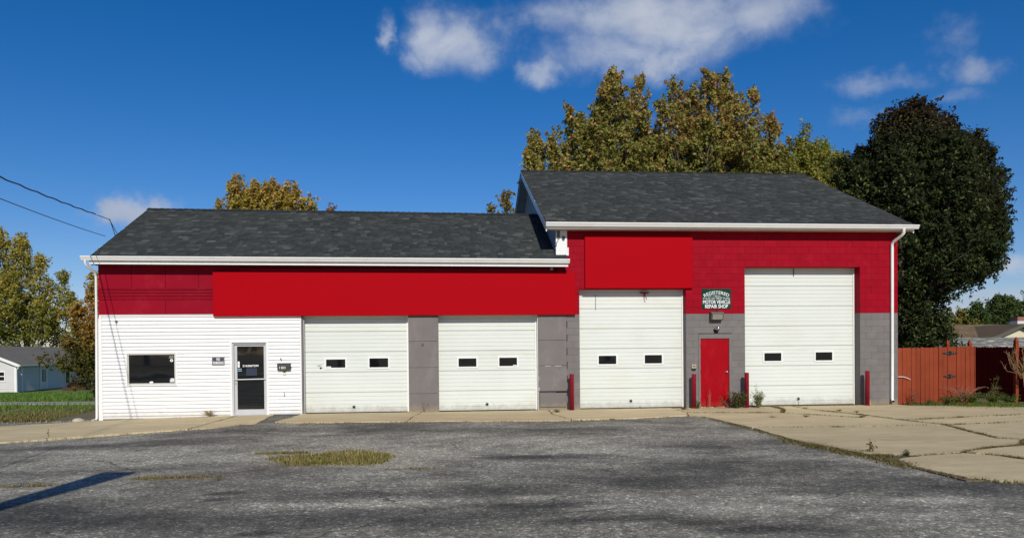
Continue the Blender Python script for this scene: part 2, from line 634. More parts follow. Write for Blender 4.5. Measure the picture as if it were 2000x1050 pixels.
def tri_mesh(name, verts, tris, mats, cols=None, parent=None, floats=None, smooth=False):
    me = bpy.data.meshes.new(name)
    me.vertices.add(len(verts))
    me.vertices.foreach_set('co', np.ascontiguousarray(verts, dtype=np.float32).ravel())
    me.loops.add(len(tris) * 3)
    me.loops.foreach_set('vertex_index', np.ascontiguousarray(tris, dtype=np.int32).ravel())
    me.polygons.add(len(tris))
    me.polygons.foreach_set('loop_start', np.arange(0, len(tris) * 3, 3, dtype=np.int32))
    me.polygons.foreach_set('loop_total', np.full(len(tris), 3, dtype=np.int32))
    if smooth:
        me.polygons.foreach_set('use_smooth', np.ones(len(tris), dtype=bool))
    if cols is not None:
        a = me.color_attributes.new('col', 'FLOAT_COLOR', 'POINT')
        c4 = np.ones((len(verts), 4), dtype=np.float32)
        c4[:, :3] = cols
        a.data.foreach_set('color', c4.ravel())
    for k, val in (floats or {}).items():
        a = me.attributes.new(k, 'FLOAT', 'POINT')
        a.data.foreach_set('value', np.ascontiguousarray(val, dtype=np.float32))
    me.materials.append(mats)
    me.update()
    me.validate()
    return put(name, me, parent)


# ------------------------------------------------------------------ the ground
def gz(x, y):
    """height of the terrain: level at the shop, falling a little to the left, more beyond it"""
    x, y = np.asarray(x, float), np.asarray(y, float)
    z = -0.085 * np.clip((-5.2 - x) / 4.3, 0, 1) - .02 * np.clip((-9.5 - x) / 6, 0, 6)
    z = z - 1.30 * np.clip((y - 9) / 40, 0, 1) ** 1.1 * np.clip((-x - 3) / 12, 0, 1)
    return z


def grid_sheet(name, x0, x1, y0, y1, step, zoff, m, floats=None, wav=0., hole=None):
    xs = np.arange(x0, x1 + 1e-6, step)
    ys = np.arange(y0, y1 + 1e-6, step)
    X, Y = np.meshgrid(xs, ys)
    Z = gz(X, Y) + zoff
    if wav:
        Z = Z + wav * (np.sin(X * .9 + .7 * np.sin(Y * .6)) * np.sin(Y * .75 + X * .2) + .5 * np.sin(X * 2.3 + 1) * np.sin(Y * 1.9))
    nx, ny = len(xs), len(ys)
    idx = np.arange(nx * ny).reshape(ny, nx)
    a, b, c, d = idx[:-1, :-1], idx[:-1, 1:], idx[1:, 1:], idx[1:, :-1]
    A, B, Cc, D = (q.ravel() for q in (a, b, c, d))
    if hole is not None:
        mx_, my_ = X[:-1, :-1].ravel() + step / 2, Y[:-1, :-1].ravel() + step / 2
        k = ~hole(mx_, my_)
        A, B, Cc, D = A[k], B[k], Cc[k], D[k]
    t = np.concatenate([np.stack([A, B, Cc], 1), np.stack([A, Cc, D], 1)])
    v = np.stack([X.ravel(), Y.ravel(), Z.ravel()], 1)
    f = {k: fn(X.ravel(), Y.ravel()) for k, fn in (floats or {}).items()}
    return tri_mesh(name, v, t, m, None, None, f, True)


def dryness(x, y):
    d = np.clip(1.15 - (y - 2.5) / 5.0, 0, 1)
    return np.clip(d + .35 * np.sin(x * 1.7 + y) * np.sin(y * 2.1) * d, 0, 1)


def big_ground():
    # coarse sheet out to the horizon, finer around the site
    xs = np.unique(np.concatenate([np.linspace(-1500, -80, 12), np.arange(-80, 81, 2.0), np.linspace(80, 1500, 12)]))
    ys = np.unique(np.concatenate([np.linspace(-1200, -80, 10), np.arange(-80, 81, 2.0), np.linspace(80, 1500, 12)]))
    X, Y = np.meshgrid(xs, ys)
    Z = gz(X, Y) - .10
    nx, ny = len(xs), len(ys)
    idx = np.arange(nx * ny).reshape(ny, nx)
    A, B, Cc, D = (q.ravel() for q in (idx[:-1, :-1], idx[:-1, 1:], idx[1:, 1:], idx[1:, :-1]))
    t = np.concatenate([np.stack([A, B, Cc], 1), np.stack([A, Cc, D], 1)])
    v = np.stack([X.ravel(), Y.ravel(), Z.ravel()], 1)
    o = tri_mesh('ground', v, t, GROUND, None, None, {'dry': dryness(X.ravel(), Y.ravel())}, True)
    tag(o, kind='structure')


big_ground()

STAINS = [(-2.5, -7.6, 6.5, 2.6, .07), (2.6, -6.2, 3.6, 2.4, .06), (-5, -13, 4, 1.6, -.05), (3.8, -11.2, 3.2, .9, -.03), (4.9, -13.4, 2.2, .5, .10), (.2, -14.8, 4, .5, .07), (-1.9, -12.75, 1.2, .25, .14),  # x, y, rx, ry, darkness (negative) or paleness
    (1.42, -9.22, .95, .22, -.30), (-2.80, -11.87, .22, .10, -.5), (-2.78, -12.25, .16, .07, -.35), (-1.85, -13.99, .16, .09, -.55), (2.66, -14.12, .35, .12, -.30),
    (1.13, -13.10, .55, .18, -.28), (1.7, -13.9, .7, .14, -.24), (3.05, -14.5, .55, .14, -.26), (2.9, -11.6, .7, .22, -.12), (4.4, -10.3, .25, .08, -.30),
    (0.6, -12.1, 3.2, .38, -.13), (-.6, -13.6, 1.6, .3, -.14), (-4.6, -13.0, 1.7, .9, -.16), (5.3, -12.6, 1.6, .6, -.12), (-6.8, -6.3, 2.5, .5, -.18), (-3.0, -4.3, 3.0, .7, -.13),
    (1.8, -5.2, 2.5, .8, -.12), (4.5, -8.3, 1.3, .5, -.08), (3.2, -10.6, 2.0, .35, -.10),
    (1.13, -12.6, .42, .12, .26), (4.1, -13.05, .3, .10, .24), (.15, -12.73, .6, .2, .16), (-.9, -12.8, .9, .22, .18), (5.6, -13.4, .6, .16, .2), (4.65, -14.1, .5, .12, .16),
    (-3.6, -8.2, 2.8, 1.3, .10), (-.8, -8.6, 2.2, 1.0, .13), (3.4, -6.6, 2.2, .5, .08), (-5.2, -10.4, 1.4, .5, .10), (2.6, -8.6, 1.2, .35, .10), (-.4, -11.0, 2.6, .5, .06), (3.4, -12.4, .8, .25, .1)]


def stainf(x, y):
    s = np.zeros_like(x)
    wob = .25 * np.sin(x * 5.1 + y * 2.3) + .2 * np.sin(x * 9.7 - y * 7.1)
    for (a, b, rx, ry, w) in STAINS:
        r = ((x - a) / rx) ** 2 + ((y - b) / ry) ** 2
        s += w * np.exp(-np.clip(r + wob * .6, 0, 50) ** 1.5)
    return s + .03


MOSS = [(-1.9, -8.95, 1.0, .9, 1.2), (-2.75, -8.2, .5, .12, 1.3), (-3.8, -10.58, .8, .16, 1.0), (-5.5, -10.9, .55, .12, .9), (2.66, -14.12, .2, .07, .8), (-.4, -10.3, .5, .1, .7),
        (-2.8, -11.87, .14, .06, .9), (-1.0, -9.6, .5, .2, .6), (-7.6, -11.2, .6, .12, .7), (-5.0, -6.2, .5, .1, .6)]


def mossf(x, y):
    s = np.zeros_like(x)
    for (a, b, rx, ry, w) in MOSS:
        s = np.maximum(s, w * np.exp(-(((x - a) / rx) ** 2 + ((y - b) / ry) ** 2)))
    return s


asph = grid_sheet('asphalt_lot', -24, 6.75, -40, .05, .1, -.035, ASPH, {'stain': stainf, 'moss': mossf}, .007)
tag(asph, kind='structure')
# the lot goes on to the right, in front of the concrete pad and behind the camera
a2 = grid_sheet('asphalt_lot', 6.65, 30, -40, -12.2, .15, -.039, ASPH, {'stain': stainf, 'moss': mossf}, .007)
tag(a2, kind='structure')


def jag(poly, step=.16, amp=.028, seed=0):
    """cut the edges of a polygon into short pieces that wander, the way broken concrete does"""
    r = random.Random(seed)
    out = []
    n = len(poly)
    for i in range(n):
        p, q = poly[i], poly[(i + 1) % n]
        L = math.hypot(q[0] - p[0], q[1] - p[1])
        k = max(1, min(60, int(L / step)))
        for j in range(k):
            t = j / k
            x, y = p[0] + (q[0] - p[0]) * t, p[1] + (q[1] - p[1]) * t
            if j:
                x += r.uniform(-amp, amp)
                y += r.uniform(-amp, amp)
            out.append((x, y))
    return out


def shrink(poly, d):
    """inset a polygon by d"""
    n = len(poly)
    area = sum(poly[i][0] * poly[(i + 1) % n][1] - poly[(i + 1) % n][0] * poly[i][1] for i in range(n))
    if area < 0:
        poly = poly[::-1]
    out = []
    for i in range(n):
        a, b, c = Vector(poly[i - 1]), Vector(poly[i]), Vector(poly[(i + 1) % n])
        e1, e2 = (b - a).normalized(), (c - b).normalized()
        n1_, n2_ = Vector((-e1.y, e1.x)), Vector((-e2.y, e2.x))
        m = n1_ + n2_
        if m.length < 1e-4:
            m = n1_
        m.normalize()
        k = d / max(.35, m.dot(n1_))
        out.append((b.x + m.x * k, b.y + m.y * k))
    return out


def slab(parent, poly, gap=.012, seed=0, top=0.0, tilt=0.0):
    import bmesh
    p = shrink(jag(poly, seed=seed), gap)
    bm = bmesh.new()
    cx = sum(q[0] for q in p) / len(p)
    vs = [bm.verts.new((x, y, float(gz(x, y)) + top + tilt * (x - cx))) for x, y in p]
    f = bm.faces.new(vs)
    if f.normal.z < 0:
        f.normal_flip()
    ex = bmesh.ops.extrude_face_region(bm, geom=[f])
    for v in ex['geom']:
        if isinstance(v, bmesh.types.BMVert):
            pass
    for v in [q for q in ex['geom'] if isinstance(q, bmesh.types.BMVert)]:
        pass
    low = vs
    for v in low:
        v.co.z -= .12
    bmesh.ops.triangulate(bm, faces=bm.faces[:], ngon_method='EAR_CLIP')
    bmesh.ops.recalc_face_normals(bm, faces=bm.faces[:])
    me = bpy.data.meshes.new('concrete_slab')
    bm.to_mesh(me)
    bm.free()
    me.materials.append(CONC)
    return put('concrete_slab', me, parent)


# dirt bed that shows in the cracks, with the slabs on it
pad = MB()
pad.box(6.72, 30, -12.35, .3, -.2, -.018)
pad.box(-4.0, 6.72, -2.45, .3, -.2, -.030)
pad.box(-5.0, -4.0, -.02, .3, -.25, -.11)
pavement = pad.build('pavement', DIRT)
tag(pavement, kind='structure')
pv = MB()
pv.hexa([(-9.6, -4.2, -.3), (-4.9, -1.6, -.25), (-4.9, .3, -.2), (-9.6, .3, -.3), (-9.6, -4.2, -.125), (-4.9, -1.6, -.06), (-4.9, .3, -.06), (-9.6, .3, -.125)])
pv.build('joint_bed', DIRT, pavement)
SLABS = [
    [(-9.56, .02), (-9.9, -.3), (-11.6, -1.25), (-16.5, -4.0), (-16.5, -8.6), (-12.6, -6.6), (-9.32, -5.07), (-8.55, -4.72), (-9.8, -2.2), (-9.05, 0.02)],
    [(-9.05, .02), (-9.8, -2.2), (-8.55, -4.72), (-7.62, -4.28), (-6.0, -3.62), (-5.86, 0.02)],
    [(-5.86, .02), (-6.0, -3.62), (-5.45, -3.42), (-4.72, -2.45), (-4.82, -1.0), (-4.86, 0.02)],
    [(-4.10, .02), (-4.17, -1.05), (-4.34, -2.3), (-3.9, -2.56), (-1.0, -2.76), (-.92, -1.6), (-.72, 0.02)],
    [(-.72, .02), (-.92, -1.6), (-1.0, -2.76), (1.0, -2.98), (3.1, -3.14), (2.86, -1.4), (2.95, .02)],
    [(2.95, .02), (2.86, -1.4), (3.1, -3.14), (4.6, -2.95), (6.3, -2.48), (6.52, -1.75), (6.62, .02)],
    [(6.62, .02), (6.52, -1.75), (8.96, -2.30), (9.55, -1.1), (9.7, .02)],
    [(9.7, .02), (9.55, -1.1), (8.96, -2.30), (10.16, -3.97), (10.66, -3.4), (10.2, -1.4), (10.35, .02)],
    [(10.35, .02), (10.2, -1.4), (10.66, -3.4), (10.75, -4.7), (13.2, -4.1), (17.5, -3.4), (17.4, -1.9), (13.72, -.55), (13.69, .02)],
    [(6.52, -1.75), (6.3, -2.48), (6.55, -2.9), (6.64, -5.74), (8.76, -5.98), (11.0, -5.92), (10.75, -4.7), (10.66, -3.4), (10.16, -3.97), (8.96, -2.30)],
    [(10.75, -4.7), (11.0, -5.92), (13.13, -5.61), (24, -4.9), (24, -3.0), (17.5, -3.4), (13.2, -4.1)],
    [(6.64, -5.74), (6.5, -7.81), (6.75, -9.9), (7.54, -10.20), (8.4, -10.0), (9.16, -9.6), (10.04, -9.33), (10.62, -8.6), (10.32, -8.37), (10.62, -7.15), (11.0, -5.92), (8.76, -5.98)],
    [(11.0, -5.92), (10.62, -7.15), (10.32, -8.37), (10.62, -8.6), (12.5, -8.6), (24, -8.3), (24, -4.9), (13.13, -5.61)],
    [(8.4, -10.0), (8.72, -10.4), (8.8, -10.82), (12.5, -11.3), (24, -11.6), (24, -8.3), (12.5, -8.6), (10.62, -8.6), (10.04, -9.33), (9.16, -9.6)],
    [(6.95, -10.5), (7.54, -10.20), (8.4, -10.0), (8.72, -10.4), (8.8, -10.82), (9.2, -12.2), (8.4, -12.62), (7.4, -12.66), (6.82, -12.2), (6.72, -11.2)],
    [(8.8, -10.82), (9.2, -12.2), (8.4, -12.62), (10.5, -13.0), (24, -13.2), (24, -11.6), (12.5, -11.3)],
]
for i, p in enumerate(SLABS):
    slab(pavement, p, .014 if i < 6 else .034, i, top=(0, .006, -.004, .004)[i % 4] - .004)


# grass ------------------------------------------------------------
def blades(name, pts, h, cols, width=.012, lean=.5, parent=None, kind='stuff', seg2=True):
    n = len(pts)
    pts = np.asarray(pts, float)
    hh = h * rng.uniform(.45, 1.25, n)
    az = rng.uniform(0, 2 * np.pi, n)
    ln = hh * lean * rng.uniform(.1, 1.2, n)
    wx, wy = np.cos(az + 1.57) * width * .5, np.sin(az + 1.57) * width * .5
    b0 = pts + np.stack([wx, wy, np.zeros(n)], 1)
    b1 = pts - np.stack([wx, wy, np.zeros(n)], 1)
    mid = pts + np.stack([np.cos(az) * ln * .35, np.sin(az) * ln * .35, hh * .6], 1)
    m0 = mid + .7 * np.stack([wx, wy, np.zeros(n)], 1)
    m1 = mid - .7 * np.stack([wx, wy, np.zeros(n)], 1)
    tp = pts + np.stack([np.cos(az) * ln, np.sin(az) * ln, hh], 1)
    v = np.stack([b0, b1, m0, m1, tp], 1).reshape(-1, 3)
    k = np.arange(n)[:, None] * 5
    t = np.concatenate([k + np.array([[0, 1, 3]]), k + np.array([[0, 3, 2]]), k + np.array([[2, 3, 4]])])
    cols = np.asarray(cols)
    ci = cols[rng.integers(0, len(cols), n)] * rng.uniform(.7, 1.25, (n, 1))
    o = tri_mesh(name, v, t, BLADE, np.repeat(ci, 5, 0), parent)
    if kind:
        o['kind'] = kind
    return o


GRN = [(.13, .23, .030), (.155, .245, .036), (.11, .19, .028)]
DRY = [(.26, .19, .075), (.20, .145, .06), (.16, .13, .05), (.30, .23, .10)]
OLV = [(.18, .18, .045), (.14, .15, .038), (.24, .20, .06)]


def on_ground(x, y, dz=0.):
    return np.stack([x, y, gz(x, y) + dz], 1)


# lawn between the shop and the far house, green beyond, dry near
n = 26000
yy = 1.2 + 44 * rng.random(n) ** 2.0
xx = -(8.9 + (yy + 21) * (.12 + .46 * rng.random(n)))
k = xx < -9.9
xx, yy = xx[k], yy[k]
dr = dryness(xx, yy) > rng.random(len(xx)) * .9
road_y = lambda x: 9.5 + (-x - 14) * .35
kk = np.abs(yy - road_y(xx)) > 1.1
blades('lawn_grass', on_ground(xx[kk & ~dr], yy[kk & ~dr], -.10), .13, GRN, .03)
blades('dry_lawn_grass', on_ground(xx[kk & dr], yy[kk & dr], -.10), .09, DRY + OLV, .03)
# pale drive across the lawn
rd = MB()
px = [-60, -40, -25, -16, -11, -9]
for a, b in zip(px[:-1], px[1:]):
    q = []
    for (x, s) in ((a, -1), (b, -1), (b, 1), (a, 1)):
        y = road_y(x) + s * 1.0
        q.append((x, y, float(gz(x, y)) - .06))
    rd.hexa([(x, y, z - .1) for x, y, z in q] + q)
tag(rd.build('driveway', ROAD), kind='structure')


def patch(cx, cy, rx, ry, n, rim=1.0):
    r = np.sqrt(rng.random(n)) ** rim
    t = rng.uniform(0, 2 * np.pi, n)
    wob = 1 + .18 * np.sin(3 * t + cx) + .12 * np.sin(5 * t)
    return cx + rx * r * wob * np.cos(t), cy + ry * r * wob * np.sin(t)


def cat_pts(*ps):
    return np.concatenate([p[0] for p in ps]), np.concatenate([p[1] for p in ps])


x, y = cat_pts(patch(-1.85, -9.0, .95, .78, 5200, 1.5), patch(-1.35, -9.1, .5, .5, 700), patch(-2.85, -8.2, .5, .10, 350), patch(-2.2, -9.6, .4, .2, 300))
blades('grass_patch', on_ground(x, y, -.04), .062, np.array(OLV + OLV + DRY + [(.38, .30, .08)]) * 1.35, .013, 1.5)
x, y = patch(-1.6, -9.0, .7, .55, 160)
blades('dry_grass_patch', on_ground(x, y, -.04), .15, [(.50, .42, .20), (.40, .30, .12)], .008, .8)
x, y = cat_pts(patch(-3.85, -10.58, .62, .10, 420), patch(-5.6, -10.93, .4, .08, 160), patch(-.5, -10.3, .4, .06, 120), patch(-7.6, -11.2, .4, .07, 120))
blades('dry_grass_patch', on_ground(x, y, -.04), .05, DRY + OLV, .01, .9)


def along(pts, n, wid):
    pts = np.asarray(pts, float)
    seg = np.linalg.norm(np.diff(pts, axis=0), axis=1)
    cum = np.concatenate([[0], np.cumsum(seg)])
    # clumped, not even
    t = rng.random(n) * cum[-1]
    t = t + .12 * np.sin(t * 4.7) + .2 * np.sin(t * 1.9)
    t = np.clip(t, 0, cum[-1])
    x = np.interp(t, cum, pts[:, 0]) + rng.normal(0, wid, n)
    y = np.interp(t, cum, pts[:, 1]) + rng.normal(0, wid, n)
    return x, y


# tufts along the edge between asphalt and concrete
x, y = cat_pts(along([(-12.6, -6.6), (-9.32, -5.09), (-7.62, -4.30), (-5.45, -3.44), (-4.72, -2.47)], 420, .03),
               along([(-4.3, -2.4), (-3.9, -2.60), (-1.0, -2.80), (1.0, -3.02), (3.1, -3.18), (4.6, -3.0), (6.3, -2.52), (6.55, -2.9)], 900, .035),
               along([(6.56, -2.9), (6.6, -5.74), (6.46, -7.81)], 800, .05), along([(-.72, 0), (-.92, -1.6), (-1.0, -2.76)], 90, .02), along([(2.95, 0), (2.86, -1.4), (3.1, -3.14)], 60, .02))
blades('edge_grass', on_ground(x, y, -.03), .035, OLV + DRY + [(.07, .085, .025)], .011, .9)
x, y = cat_pts(along([(6.46, -7.8), (6.62, -9.0), (6.78, -10.2), (6.72, -11.2)], 3400, .12), along([(6.9, -10.35), (7.54, -10.2), (8.0, -10.1), (8.4, -10.0)], 500, .035),
               along([(6.7, -11.2), (6.8, -12.2), (7.4, -12.68)], 320, .04), patch(6.98, -10.1, .16, .16, 350))
blades('edge_grass', on_ground(x, y, -.035), .045, OLV + DRY + DRY + GRN[:1] + [(.12, .085, .045)], .013, 1.6)
# in the cracks of the pad
CR = [[(6.52, -1.75), (8.96, -2.30), (10.16, -3.97), (10.66, -3.4)], [(8.96, -2.3), (9.55, -1.1), (9.7, 0)], [(6.64, -5.74), (8.76, -5.98), (11.0, -5.92), (13.13, -5.61), (20, -5.2)],
      [(10.75, -4.7), (13.2, -4.1), (17.5, -3.4)], [(11.0, -5.92), (10.62, -7.15), (10.32, -8.37), (10.62, -8.6), (12.5, -8.6)], [(8.4, -10.0), (9.16, -9.6), (10.04, -9.33), (10.62, -8.6)],
      [(8.4, -10), (8.72, -10.4), (8.8, -10.82), (12.5, -11.3)], [(10.2, -1.4), (10.66, -3.4), (10.75, -4.7), (11.0, -5.92)]]
x, y = cat_pts(*[along(c, int(330 * len(c)), .03) for c in CR])
blades('crack_grass', on_ground(x, y, -.02), .05, DRY + OLV + [(.10, .075, .04)], .011, 1.4)
x, y = cat_pts(along([(7.2, -.15), (8.9, -.12), (12.4, -.1), (13.6, -.1)], 700, .07), along([(4.0, -.05), (7.0, -.08)], 160, .05), along([(-4, -.05), (-1.1, -.05)], 60, .04), along([(-9.3, -.08), (-6.2, -.06)], 60, .03))
blades('wall_foot_grass', on_ground(x, y, -.03), .06, DRY + OLV, .011, .9)
x, y = cat_pts(along([(14.9, -.9), (16.5, -1.3), (19, -1.8)], 2600, .35), along([(13.8, -.25), (14.8, -.3), (16.2, -.4)], 700, .10), patch(15.9, -.9, .9, .35, 1200))
blades('fence_foot_grass', on_ground(x, y, -.03), .11, GRN + OLV + GRN, .014, .8)

# gravel strip and stones on the left
gp = MB()
gp.hexa([(-9.9, -.2, -.4), (-9.9, .6, -.4), (-22, -4.0, -.5), (-22, -6.0, -.5), (-9.9, -.2, -.15), (-9.9, .6, -.16), (-22, -4.0, -.16), (-22, -6.0, -.16)])
gr = gp.build('gravel_strip', GRAVELM)
tag(gr, kind='structure')
n = 2600
t = rng.random(n)
x = -9.9 - 9 * t
y = .2 - 5.0 * t * .72 + rng.normal(0, .42, n)
pv_, pt_, s0 = [], [], 0
base = np.array([(1, 0, 0), (-1, 0, 0), (0, 1, 0), (0, -1, 0), (0, 0, 1), (0, 0, -1)], float)
tr = np.array([(0, 2, 4), (2, 1, 4), (1, 3, 4), (3, 0, 4), (2, 0, 5), (1, 2, 5), (3, 1, 5), (0, 3, 5)])
r = rng.uniform(.012, .035, (n, 1, 1)) * rng.uniform(.6, 1.3, (n, 1, 3))
v = base[None] * r + np.stack([x, y, gz(x, y) - .06], 1)[:, None]
t = (tr[None] + (np.arange(n) * 6)[:, None, None]).reshape(-1, 3)
tag(tri_mesh('gravel', v.reshape(-1, 3), t, GRAVELM), kind='stuff')


# ------------------------------------------------------------------ the low shop
low = thing('shop_building', (-3.2, 3.6, 0), 'long low shop wing with white siding, red band and gray shingled roof', 'building')
core = MB()
for d in [(-9.57, -8.80, .03, .24, -.3, 4.2), (-8.80, -7.55, .03, .24, -.3, .88), (-8.80, -7.55, .03, .24, 1.75, 4.2), (-7.55, -6.02, .03, .24, -.3, 4.2), (-6.02, -5.04, .03, .24, 2.05, 4.2),
          (-5.04, -4.09, .03, .24, -.3, 4.2), (-4.09, -1.09, .03, .24, 2.83, 4.2), (-1.09, -.26, .03, .24, -.1, 4.2), (-.26, 2.645, .03, .24, 2.83, 4.2), (2.645, 3.18, .03, .24, -.1, 4.2)]:
    core.box(*d)
core.box(-9.57, -9.40, .243, 7.0, -.4, 4.2)
core.box(-9.57, 3.18, 7.003, 7.2, -1.0, 4.2)
core.prism([(.03, 4.203), (7.2, 4.203), (3.665, 6.2)], 'x', -9.57, -9.42)
core.build('wall', TRIM, low)
box('floor', DARK, low, -9.39, 3.17, .36, 6.99, -.1, -.05)

# lap siding: one board per course, cut by window and door
EXP = .1016
z = -.085
holes = [(-8.865, -7.49, .845, 1.789), (-6.056, -5.003, -1, 2.095)]
ci = 0
while z < 2.78:
    z1 = min(z + EXP, 2.80)
    zm = (z + z1) / 2
    cuts = [-9.49] + [q for h in holes if h[2] < zm < h[3] for q in (h[0], h[1])] + [-4.135]
    for a, b in zip(cuts[::2], cuts[1::2]):
        zl = max(z, float(gz((a + b) / 2, 0)) - .005) if ci < 2 else z
        if z1 - zl > .02:
            MB().prism([(.028, z1 + .004), (.006, z1 + .004), (.006, z1 - .002), (-.026, zl + .007), (-.025, zl - .002), (.028, zl - .004)], 'x', a, b).build('siding_board', WHITE, low)
    z = z1
    ci += 1
box('corner_trim', TRIM, low, -9.60, -9.492, -.022, .10, -.11, 2.80)
box('corner_trim', TRIM, low, -4.133, -4.09, -.018, .10, -.08, 2.80)
box('trim_strip', TRIM, low, -9.57, -4.10, -.020, .028, 2.806, 2.826)

# red metal band above
seams_u = [-9.57, -8.683, -7.779, -6.882, -5.98, -5.08, -3.2, -1.4, .4, 2.2, 3.19]
for a, b in zip(seams_u[:-1], seams_u[1:]):
    MB().chbox(a + .003, b - .003, -.004, .028, 3.545, 4.19, .006).build('red_panel', REDP, low)
for zz in (3.262, 3.352, 3.442, 3.525):
    MB().prism([(.028, zz - .018), (-.018, zz - .018), (-.026, zz - .006), (-.018, zz + .012), (.028, zz + .018)], 'x', -9.592, 3.19).build('band_molding', REDP, low)
for za, zb in ((3.282, 3.332), (3.372, 3.422), (3.462, 3.505)):
    box('band_strip', REDP, low, -9.57, 3.19, -.002, .028, za, zb)
seams_l = [-9.57, -7.785, -6.0, -4.2, -2.4, -.6, 1.2, 3.19]
for a, b in zip(seams_l[:-1], seams_l[1:]):
    MB().chbox(a + .003, b - .003, -.004, .028, 2.83, 3.242, .006).build('red_panel', REDP, low)
bx = MB().box(-9.60, -9.56, -.03, .02, 2.74, 2.84).build('bracket', REDP, low)

# gray panels between the bays
for a, b, zs in ((-1.085, -.262, (-.01, .527, 1.273, 2.028, 2.825)), (2.66, 3.498, (.545, 1.289, 2.028, 2.825))):
    for z0, z1 in zip(zs[:-1], zs[1:]):
        MB().chbox(a, b, -.012 - (.02 if z0 == .545 else 0), .028, z0 + .004, z1 - .003, .004).build('gray_panel', GREYW, low)
MB().chbox(2.70, 3.47, -.045, .028, .085, .475, .012).build('access_hatch', GREYW, low)
box('base_board', GREYW, low, 2.66, 3.498, -.010, .028, -.04, .50)
box('drip_edge', BLACK, low, 2.68, 3.51, -.05, .02, .530, .547)
text_mesh('A', .15, BLACK, -.68, 1.925, -.014, .003, .085, parent=low)
# splinters of white paint showing through on the right-hand panels
flake = MB()
for (x0, x1, z0, z1) in ((2.86, 3.02, 1.276, 1.284), (3.14, 3.33, 1.276, 1.285), (2.668, 2.68, .56, .66), (2.668, 2.676, .86, .98), (2.668, 2.675, 1.1, 1.14), (2.94, 2.97, .225, .232)):
    flake.box(x0, x1, -.0345, -.030, z0, z1)
flake.build('paint_chip', TRIM, low)


# doors -----------------------------------------------------------
def deep(x, z, r):
    """where a point seen on the wall's front plane lies when it is set back by r"""
    k = 1 + r / 21.4
    return x * k, CAM.z + (z - CAM.z) * k


def garage_door(parent, X0, X1, ztop, r, nsec, wins, hole, sec_h, stick=None):
    d = thing_part('garage_door', parent)
    W0, W1 = X0 - .03, X1 + .03
    for i in range(nsec):
        z0, z1 = i * sec_h + .006, (i + 1) * sec_h - .001
        prof = [(r + .05, z0), (r + .004, z0), (r, z0 + .006)]
        ribs = 5
        hs_ = (z1 - z0 - .02) / ribs
        for k in range(ribs):
            a = z0 + .010 + k * hs_
            prof += [(r, a + .004), (r, a + hs_ - .012), (r + .012, a + hs_ - .008), (r + .012, a + hs_ - .001)]
        prof += [(r, z1 - .008), (r + .006, z1), (r + .05, z1)]
        MB().prism(prof[::-1], 'x', W0, W1).build('door_section', DOORW, d)
    MB().box(W0, W1, r + .06, r + .09, 0, nsec * sec_h).build('door_backing', GREYW, d)
    for (x0, z0, x1, z1) in wins:
        (x0, z0), (x1, z1) = deep(x0, z0, r), deep(x1, z1, r)
        fr = MB()
        w = .045
        for q in ((x0 - w, x1 + w, r - .018, r + .02, z1, z1 + w), (x0 - w, x1 + w, r - .018, r + .02, z0 - w, z0), (x0 - w, x0, r - .018, r + .02, z0, z1), (x1, x1 + w, r - .018, r + .02, z0, z1)):
            fr.box(*q)
        fr.build('window_frame', TRIM, d)
        box('pane', GLASS, d, x0, x1, r - .006, r + .01, z0, z1)
    for (x0, z0, x1, z1) in stick or ():
        (x0, z0), (x1, z1) = deep(x0, z0, r), deep(x1, z1, r)
        box('sticker', STICK, d, x0, x1, r - .009, r - .0065, z0, z1)
    hx, hz = deep(*hole, r)
    ring = MB()
    ring.tube([(hx, r - .022, hz), (hx, r + .02, hz)], .052, 14)
    ring.build('exhaust_port', SILVER, d)
    MB().tube([(hx, r - .025, hz - .004), (hx, r + .02, hz - .004)], .036, 14).build('port_flap', DARK, d)
    # white stop along the right edge, rubber at the foot
    box('weather_strip', TRIM, d, X1 - .05, X1 - .004, r - .03, r - .002, 0.0, ztop - .004)
    box('bottom_seal', BLACK, d, W0, W1, r - .004, r + .04, -.02, .010)
    return d


def thing_part(name, parent):
    o = bpy.data.objects.new(name, None)
    o.empty_display_size = .1
    COL.objects.link(o)
    o.parent = parent
    o.matrix_parent_inverse = Matrix.Translation(-parent.location)
    return o


g1 = garage_door(low, -4.09, -1.09, 2.83, .22, 5, [(-3.408, 1.297, -2.871, 1.533), (-2.193, 1.296, -1.665, 1.553)], (-2.642, .177), .583, [(-3.40, 1.30, -3.27, 1.335)])
text_mesh('KEY', .07, BLACK, deep(-3.587, 1.353, .22)[0], deep(-3.587, 1.353, .22)[1], 2185e-4, .003, .12, parent=g1)
kx, kz = deep(-3.559, 1.290, .22)
MB().tube([(kx, .210, kz), (kx, .23, kz)], .028, 12).build('key_slot', BLACK, g1)
garage_door(low, -.26, 2.645, 2.83, .22, 5, [(.344, 1.286, .858, 1.525), (1.521, 1.292, 2.037, 1.535)], (1.158, .195), .583, [(1.92, 1.30, 2.03, 1.325)])
box('door_jamb', GREYW, low, -4.088, -4.05, .0, .215, -.05, 2.828)
box('door_jamb', GREYW, low, -.262, -.225, -.004, .215, -.02, 2.828)
box('door_track', SILVER, low, -4.045, -4.02, .06, .215, -.05, 2.828)

# shop window
win = thing_part('window', low)


def frame_ring(x0, x1, z0, z1, w, y0, y1, name, m, parent):
    f = MB()
    for q in ((x0, x1, y0, y1, z1 - w, z1), (x0, x1, y0, y1, z0, z0 + w), (x0, x0 + w, y0, y1, z0 + w, z1 - w), (x1 - w, x1, y0, y1, z0 + w, z1 - w)):
        f.box(*q)
    return f.build(name, m, parent)


